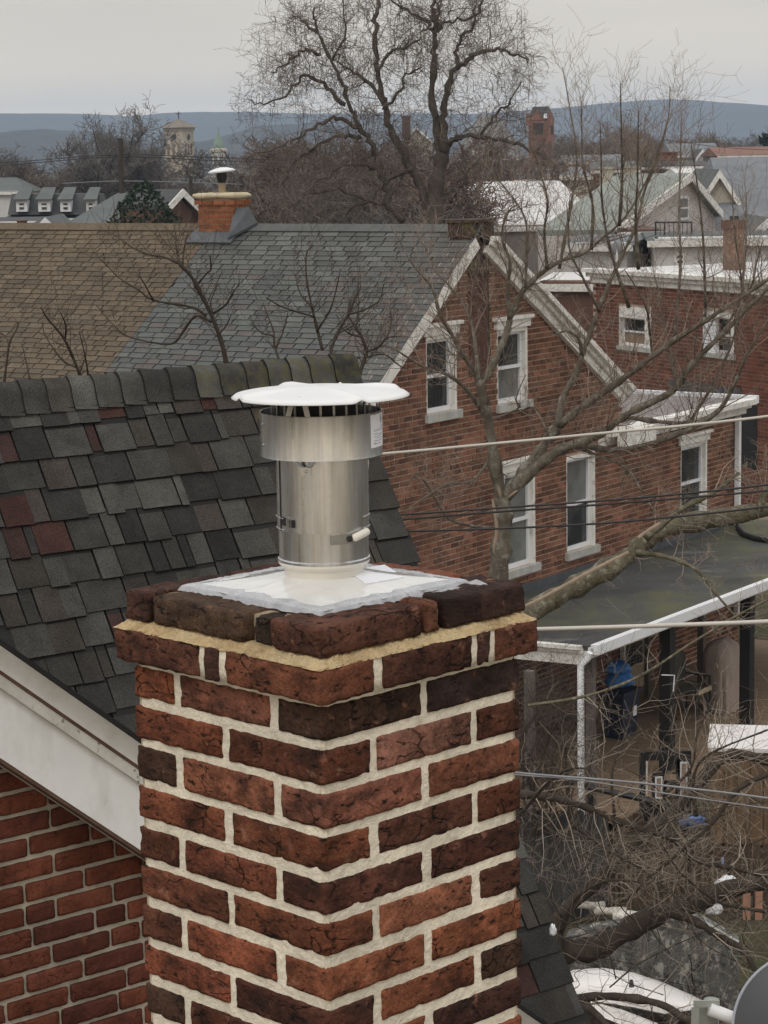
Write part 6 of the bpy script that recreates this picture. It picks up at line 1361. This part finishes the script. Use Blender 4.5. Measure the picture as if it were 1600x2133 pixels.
sapling('sapling', 'low sapling at the left in front of the tan roof', (170, 790), [([(170, 790), (150, 740), (130, 700), (100, 665), (85, 640)], 4, 1.3), ([(135, 710), (137, 680), (126, 650)], 2.6, 1), ([(165, 780), (180, 730), (170, 690)], 2.4, 1), ([(160, 765), (130, 750), (95, 700), (88, 670)], 2.4, 1), ([(185, 790), (178, 745), (165, 690)], 2.2, 1)], Ys, 44, 8)
sapling('sapling', 'single twiggy sapling at the far left edge before the tan roof', (8, 800), [([(8, 800), (14, 755), (20, 715), (35, 685), (38, 670)], 3.6, 1.2), ([(62, 790), (55, 755), (45, 715)], 2.4, 1), ([(20, 720), (10, 700), (-5, 690)], 2, 1)], Ys, 45, 6)
sapling('sapling', 'sapling with fine twigs between cap and gable, right of the grey roof', (585, 760), [([(585, 760), (572, 720), (570, 690), (555, 650), (548, 630)], 3.2, 1), ([(575, 725), (590, 690), (600, 650)], 2.2, 1), ([(572, 700), (540, 690), (520, 660)], 2, 1)], Ys, 46, 6)

# --- the big tree on the skyline
Yb = 84.0; sb = Yb / F
bt_ = thing('bare_tree', 'tallest bare dark tree on the skyline with hanging seed pods, top centre', 'tree', at(905, 700, Yb) * np.array([1, 1, 0]))
M_SKYTW = pmat('skyline_twigs', (.145, .118, .098), var=.3, scale=1, island=.3, rough=.95, spec=.1)
T = Tree(23, up=.06, kink=.42); T.rcap = .022
B_ = lambda pts, r0_, r1_, tw, dy=0, **k: T.limb(px(pts, Yb, dy), r0_ * .82 * sb, r1_ * .8 * sb, 7, int(tw * .95), **{**dict(tl=1.45, tlvl=2, nch=4, minr=.005, jit=.05, ratio=.62), **k})
T.limb([np.array(bt_.location), *px([(905, 600), (905, 465), (907, 400), (918, 340), (922, 318)], Yb)], 23 * sb, 14 * sb, 9)
B_([(918, 330), (908, 260), (898, 190), (904, 110), (906, 60), (902, 10), (905, -50)], 12, 4, 44)
B_([(906, 70), (880, 42), (830, 10), (800, -20)], 5, 2, 26); B_([(906, 65), (930, 45), (975, 40), (1000, 10)], 5, 2, 24); B_([(905, 60), (915, 10), (925, -40)], 5, 2, 16)
B_([(928, 320), (925, 250), (934, 180), (955, 138), (985, 116), (1030, 102), (1065, 112), (1098, 130)], 11, 2.5, 56, -2); B_([(955, 135), (955, 95), (985, 50), (1005, 5), (1020, -30)], 6, 2, 34)
B_([(930, 300), (960, 283), (1010, 285), (1062, 297), (1105, 312), (1140, 330)], 8, 3, 40, -2); B_([(1000, 285), (1030, 245), (1060, 215), (1085, 170)], 5, 1.5, 30)
B_([(905, 470), (880, 395), (852, 342), (820, 280), (799, 212), (786, 150), (781, 70), (786, 10), (780, -40)], 13, 4, 56, 2)
B_([(800, 218), (762, 168), (722, 140), (690, 100)], 6, 2, 34); B_([(800, 228), (835, 190), (845, 160), (880, 140)], 5, 2, 26); B_([(786, 150), (815, 110), (850, 95), (890, 60)], 5, 2, 28)
B_([(840, 460), (808, 420), (798, 368), (785, 325), (758, 280), (738, 238), (714, 172), (682, 118), (662, 60), (655, 15)], 11, 2.5, 50, -2)
B_([(668, 112), (632, 106), (600, 130), (565, 150)], 5, 1.5, 30); B_([(720, 218), (682, 182), (632, 156), (612, 182), (560, 215), (520, 208)], 6, 1.5, 40); B_([(662, 70), (630, 40), (600, 35)], 4, 1.5, 24); B_([(690, 130), (720, 60), (715, 0)], 4, 1.5, 26)
B_([(752, 285), (702, 285), (652, 310), (620, 332), (588, 380)], 6, 2, 34, up=-.1); B_([(745, 265), (702, 246), (660, 262), (612, 290), (550, 318), (500, 330)], 6, 1.5, 24, -2, up=-.1, tl=1.0)
B_([(790, 350), (720, 345), (660, 380), (600, 430)], 5, 1.5, 34, -2, up=-.1); B_([(830, 440), (722, 398), (652, 402), (612, 430), (588, 462)], 6, 1.5, 30, -2, up=-.1)
B_([(860, 350), (820, 370), (760, 420), (700, 450)], 5, 1.5, 30, 2, up=0); B_([(905, 420), (960, 380), (1000, 330), (1030, 320)], 5, 1.5, 30, 2)
tw_ = T.finish(bt_, pmat('skyline_bark', (.092, .076, .063), var=.3, scale=2, rough=.95, spec=.1, fine=.2, fscale=12), M_SKYTW)
mb = MB(); V = np.array(T.t.v); pick = T.r.choice(len(V), 520)
for i in pick:
    p = V[i]; x, y = proj(p)
    if y < 330: l_ = T.r.uniform(.3, .62); mb.tube([p, p - UP * l_ * .5 + T.r.normal(0, .015, 3), p - UP * l_], [.008, .013, .006], 3, cap=False)
obj('seed_pods', mb, pmat('pale_pods', (.20, .17, .14), var=.3, scale=2, island=.4), bt_, stuff=True)

# --- trees of the town: four kinds copied, each copy a tree of its own
def proto(rs, hgt_, trunk_r, nl, spread_, tw):
    T = Tree(rs, up=.3, kink=.3); T.rcap = .03; r_ = T.r
    top = np.array([r_.normal(0, .3), r_.normal(0, .3), hgt_ * .8])
    P = T.limb([np.zeros(3), np.array([0, 0, hgt_ * .3]), top * .7 + r_.normal(0, .15, 3), top], trunk_r, trunk_r * .25, 6, 30, tl=hgt_ * .16, tlvl=2, nch=5, minr=.016, start=.4)
    for i in range(nl):
        z_ = hgt_ * r_.uniform(.22, .6); a_ = r_.uniform(0, 6.28); d = np.array([math.cos(a_), math.sin(a_), 0]); R_ = spread_ * r_.uniform(.6, 1.1)
        T.limb([np.array([0, 0, z_]), d * R_ * .35 + UP * (z_ + hgt_ * .14), d * R_ * .75 + UP * (z_ + hgt_ * .27), d * R_ + UP * (z_ + hgt_ * r_.uniform(.3, .42))], trunk_r * .4, trunk_r * .1, 5, tw, tl=hgt_ * .15, tlvl=2, nch=5, minr=.016, start=.2)
    return T
PR = [proto(61, 9, .22, 9, 3.0, 16), proto(62, 11, .26, 10, 3.6, 16), proto(63, 8, .18, 11, 3.4, 18)]
M_TT = [pmat('town_twigs_%s' % n, c, var=.25, scale=.6, rough=1, spec=.05, island=.35) for n, c in (('brown', (.140, .112, .094)), ('grey', (.145, .13, .118)), ('red', (.155, .11, .09)), ('ochre', (.19, .15, .112)))]
PM = []
for i, T in enumerate(PR):
    w_ = bpy.data.meshes.new('trunk'); w_.from_pydata(T.w.v, [], T.w.f); w_.materials.append(M_BARK_D)
    cs = []
    for m_ in M_TT: c = bpy.data.meshes.new('crown'); c.from_pydata(T.t.v, [], T.t.f); c.materials.append(m_); cs.append(c)
    PM.append((w_, cs, (9, 11, 8)[i]))
def town_tree(x, ytop, Y, kind, col, rot, label, group='bare trees of the town', wide=1.0):
    w_, cs, h = PM[kind]; tp = at(x, ytop, Y); s_ = max(.25, tp[2] / h)
    t_ = thing('town_tree', label, 'tree', (tp[0], Y, 0), group); t_.rotation_euler = (0, 0, rot); t_.scale = (s_ * wide, s_ * wide, s_)
    for nm, me in (('trunk', w_), ('crown', cs[col])):
        o = bpy.data.objects.new(nm, me); COL.objects.link(o); o.parent = t_
        if nm == 'crown': o['kind'] = 'stuff'
    return t_
trees = [(232, 246, 210, 1, 1, 'tall grey bare tree left of the bell tower', .85), (282, 268, 215, 0, 1, 'grey bare tree leaning toward the bell tower', .7), (200, 312, 205, 2, 1, 'low grey bare tree before the tall tree, left', 1.2), (140, 338, 215, 0, 0, 'brown bare tree above the mansard roof', 1.3), (95, 342, 225, 2, 1, 'bushy grey tree left of the brown one over the mansard', 1.3), (15, 318, 225, 1, 1, 'bare grey tree at the far left edge', 1.3)]
rng = random.Random(77)
for a in trees: town_tree(a[0], a[1], a[2], a[3], a[4], rng.uniform(0, 6), a[5], wide=a[6])
mass = []
for i in range(16): x_ = rng.uniform(-40, 520); mass.append((x_, rng.uniform(345, 375) + (18 if 320 < x_ < 490 else 0), rng.uniform(200, 330), 'brown bare tree in the hazy row left of the small chimney', 1.5))
for i in range(15): mass.append((rng.uniform(535, 880), rng.uniform(305, 410), rng.uniform(110, 230), 'brown bare tree in the thicket below the big skyline tree', 1.5))
for i in range(14): mass.append((rng.uniform(900, 1330), rng.uniform(322, 356), rng.uniform(150, 300), 'bare tree in the row under the red tower', 1.5))
for i in range(14): mass.append((rng.uniform(1180, 1640), rng.uniform(262, 312), rng.uniform(280, 520), 'distant bare tree along the right skyline', 1.5))
ORD = 'first second third fourth fifth sixth seventh eighth ninth tenth eleventh twelfth thirteenth fourteenth fifteenth sixteenth'.split()
mass.sort(key=lambda q: q[0]); seen_ = {}
CN = ['brown', 'grey', 'reddish brown', 'pale ochre']
for (x, y, Y, lab, wd) in mass:
    k_ = seen_[lab] = seen_.get(lab, -1) + 1; ci = rng.choice([0, 0, 1, 2, 3]); cnt = sum(1 for q in mass if q[3] == lab)
    pos = 'leftmost' if k_ == 0 else 'rightmost' if k_ == cnt - 1 else ORD[k_] + ' from the left'
    town_tree(x, y, Y, rng.randrange(3), ci, rng.uniform(0, 6), '%s bare tree, %s %s' % (CN[ci], pos, {'b': 'in the hazy row at left', 't': 'in the thicket below the big tree', 'r': 'in the row under the red tower', 'd': 'along the right skyline'}[lab[0] if False else ('b' if 'hazy' in lab else 't' if 'thicket' in lab else 'r' if 'red tower' in lab else 'd')]), group={'b': 'hazy row of trees at left', 't': 'thicket below the big tree', 'r': 'row of trees under the tower', 'd': 'trees on the right skyline'}['b' if 'hazy' in lab else 't' if 'thicket' in lab else 'r' if 'red tower' in lab else 'd'], wide=wd)
for (x, y, Y, lab, wd) in (): town_tree(x, y, Y, rng.randrange(3), rng.choice([0, 0, 1, 2, 3]), rng.uniform(0, 6), lab, group={'brown bare tree in the hazy row left of the small chimney': 'hazy row of trees at left', 'brown bare tree in the thicket below the big skyline tree': 'thicket below the big tree', 'bare tree in the row under the red tower': 'row of trees under the tower', 'distant bare tree along the right skyline': 'trees on the right skyline'}[lab], wide=wd)
# undergrowth between the far houses: one mass nobody could count
mb = MB(); r_ = np.random.RandomState(5)
for i in range(9500):
    x = r_.uniform(-900, 2400); Y = r_.uniform(115 if x > 480 else 200, 520); p = at(x, 400, Y); h_ = r_.uniform(2.0, 6.2) * (1 if Y > 160 else .55); b = np.array([p[0], Y, 0]); d = r_.normal(0, .35, 3); d[2] = 1
    q = b + d * h_; side = r_.normal(0, 1, 3) * .035 * (Y / 200); side[2] = 0
    for k in range(3): e_ = b + (q - b) * r_.uniform(.3, .9); f_ = e_ + r_.normal(0, .9, 3) + UP * .8; mb.add([e_ - side, e_ + side, f_], [(0, 1, 2)])
    mb.add([b - side * 1.5, b + side * 1.5, q], [(0, 1, 2)])
o = obj('brushwood', mb, M_TT[0], stuff=True); o['label'] = 'brown bare brushwood between the far houses'
# evergreen
ev = thing('evergreen_tree', 'dark green rounded evergreen rising behind the tan roof', 'tree', at(302, 470, 98) * np.array([1, 1, 0])); r_ = np.random.RandomState(9); kE = 98 / F
zt_ = at(300, 383, 98)[2]; base_z = 1.0; mb = MB(); O_ = np.array(ev.location); hw = 82 * kE
for i in range(9000):
    u = r_.uniform(0, 1) ** .7; z_ = zt_ - (zt_ - base_z) * u; w_ = hw * min(1, (u * 4.2) ** .62) * (1 - .12 * u); a_ = r_.uniform(0, 6.28); rr_ = w_ * r_.uniform(.2, 1) ** .4
    lump = 1 + .22 * mnoise.noise(Vector((math.cos(a_) * 1.8, math.sin(a_) * 1.8, z_ * .9)))
    c = O_ + np.array([math.cos(a_) * rr_ * lump, math.sin(a_) * rr_ * lump, z_ + .3 * mnoise.noise(Vector((a_ * 2, z_, 3)))]); d1 = r_.normal(0, 1, 3) + np.array([math.cos(a_), math.sin(a_), .6]); d1 = nrmz(d1); d2 = nrmz(np.cross(d1, r_.normal(0, 1, 3))); l_ = r_.uniform(.12, .30)
    mb.add([c, c + d1 * l_ * .6 + d2 * l_ * .25, c + d1 * l_, c + d1 * l_ * .6 - d2 * l_ * .25], [(0, 1, 2, 3)])
obj('trunk', MB().tube([O_, O_ + UP * zt_ * .9], [.14, .04], 6), M_BARK_D, ev); obj('crown', mb, pmat('evergreen_needles', (.022, .036, .020), var=.3, scale=1.5, island=.55, rough=.8, spec=.2), ev, stuff=True)
o_ = thing('evergreen_tree', 'tiny dark conifer at the far right skyline', 'tree', at(1596, 300, 240) * np.array([1, 1, 0])); mb = MB(); O_ = np.array(o_.location); zt_ = at(1596, 278, 240)[2]
for i in range(500): u = r_.uniform(.02, 1); a_ = r_.uniform(0, 6.28); c = O_ + UP * (zt_ - u * 7) + np.array([math.cos(a_), math.sin(a_), 0]) * u * 1.5 * r_.uniform(.4, 1); d = r_.normal(0, .3, 3); mb.add([c, c + d, c + r_.normal(0, .3, 3)], [(0, 1, 2)])
obj('trunk', MB().tube([O_, O_ + UP * zt_], [.15, .03], 5), M_BARK_D, o_); obj('crown', mb, bpy.data.materials['evergreen_needles'], o_, stuff=True)

# ---------------------------------------------------------------- poles and cables
def pole(label, x, y0, y1, Y, arm=None, r=.14):
    q = at(x, y1, Y); tp = at(x, y0, Y); p_ = thing('utility_pole', label, 'pole', q * np.array([1, 1, 0])); obj('shaft', MB().tube([q * np.array([1, 1, 0]), tp], [r * 1.2, r], 8), M_BARK_D, p_)
    if arm: a_, b_, yy = arm; obj('crossarm', MB().tube([at(a_, yy, Y - .1), at(b_, yy, Y - .1)], [.09, .09], 5), M_BARK_D, p_)
    return p_
pole('dark utility pole rising left of the evergreen', 251, 288, 480, 128); pole('slim pale utility pole between the evergreen and the small chimney', 397, 366, 440, 140, r=.12); pole('short brown pole right of the mushroom cowl', 503, 366, 400, 150)
M_CABLE = pmat('black_cable', (.03, .028, .028), rough=.6, var=.2); M_CABLE_L = pmat('pale_cable', (.52, .49, .44), rough=.6, var=.12, scale=2); M_CABLE_G = pmat('grey_cable', (.24, .24, .25), rough=.5, var=.15)
def cable(label, pts, Y, rpx, mat, dy=0, group=None, sag=0):
    P = catmull(px(pts, Y, dy), 6); o = obj('cable', MB().tube(P, [rpx * Y / F] * len(P), 6), mat, smooth=True); return tag(o, label, 'cable', group)
cable('pale cable running right from the vent across the gable wall', [(560, 963), (800, 945), (1040, 923), (1280, 900), (1440, 885), (1640, 862), (2100, 800)], 15, 3.2, M_CABLE_L)
cable('thick pale pipe like cable across the porch eave', [(900, 1316), (1115, 1311), (1350, 1304), (1640, 1293), (2100, 1270)], 14, 5.0, M_CABLE_L)
cable('upper of the two close dark cables across the lower windows', [(600, 1088), (840, 1072), (1040, 1058), (1240, 1044), (1440, 1027), (1640, 1005), (2100, 950)], 17, 2.4, M_CABLE)
cable('lower of the two close dark cables across the lower windows', [(600, 1098), (840, 1082), (1040, 1066), (1240, 1052), (1440, 1036), (1640, 1018), (2100, 970)], 17, 2.4, M_CABLE)
cable('single dark cable below the pair, over the window sill', [(600, 1112), (870, 1106), (1040, 1101), (1240, 1091), (1440, 1073), (1640, 1050), (2100, 990)], 17, 2.4, M_CABLE)
cable('upper grey cable in front of the deck, lower right', [(1000, 1600), (1100, 1612), (1300, 1628), (1500, 1650), (1640, 1668), (1900, 1700)], 20, 2.6, M_CABLE_G)
cable('thin grey cable just under the upper one by the deck', [(1000, 1606), (1100, 1616), (1200, 1624), (1400, 1655), (1640, 1690)], 20.5, 1.6, M_CABLE_G)
cable('upper thin wire over the left trees', [(-80, 345), (60, 335), (250, 322), (420, 327), (600, 334)], 128, .9, M_CABLE)
cable('second thin wire over the left trees', [(-80, 352), (60, 340), (250, 326), (420, 333), (600, 340)], 128, .9, M_CABLE)
cable('pale low wire strung between poles left of the chimney', [(130, 382), (250, 377), (397, 380), (505, 384)], 141, .9, M_CABLE_G)
cable('far thin wire above the right skyline roofs', [(1380, 290), (1450, 300), (1520, 308), (1640, 314)], 180, .6, M_CABLE)

# ---------------------------------------------------------------- the air
hz = bpy.data.materials.new('haze_air'); hz.use_nodes = True; t = hz.node_tree; t.nodes.clear()
ou = t.nodes.new('ShaderNodeOutputMaterial'); pv = t.nodes.new('ShaderNodeVolumePrincipled'); t.links.new(pv.outputs[0], ou.inputs['Volume'])
pv.inputs['Color'].default_value = (.62, .78, 1.0, 1); pv.inputs['Density'].default_value = 2.1e-4; pv.inputs['Anisotropy'].default_value = 0.0
hb = obj('haze', MB().box(np.zeros(3), np.array([1.0, 0, 0]), np.array([0, 1.0, 0]), UP, -4200, 4200, -90, 6400, -5, 175), hz); hb['kind'] = 'stuff'
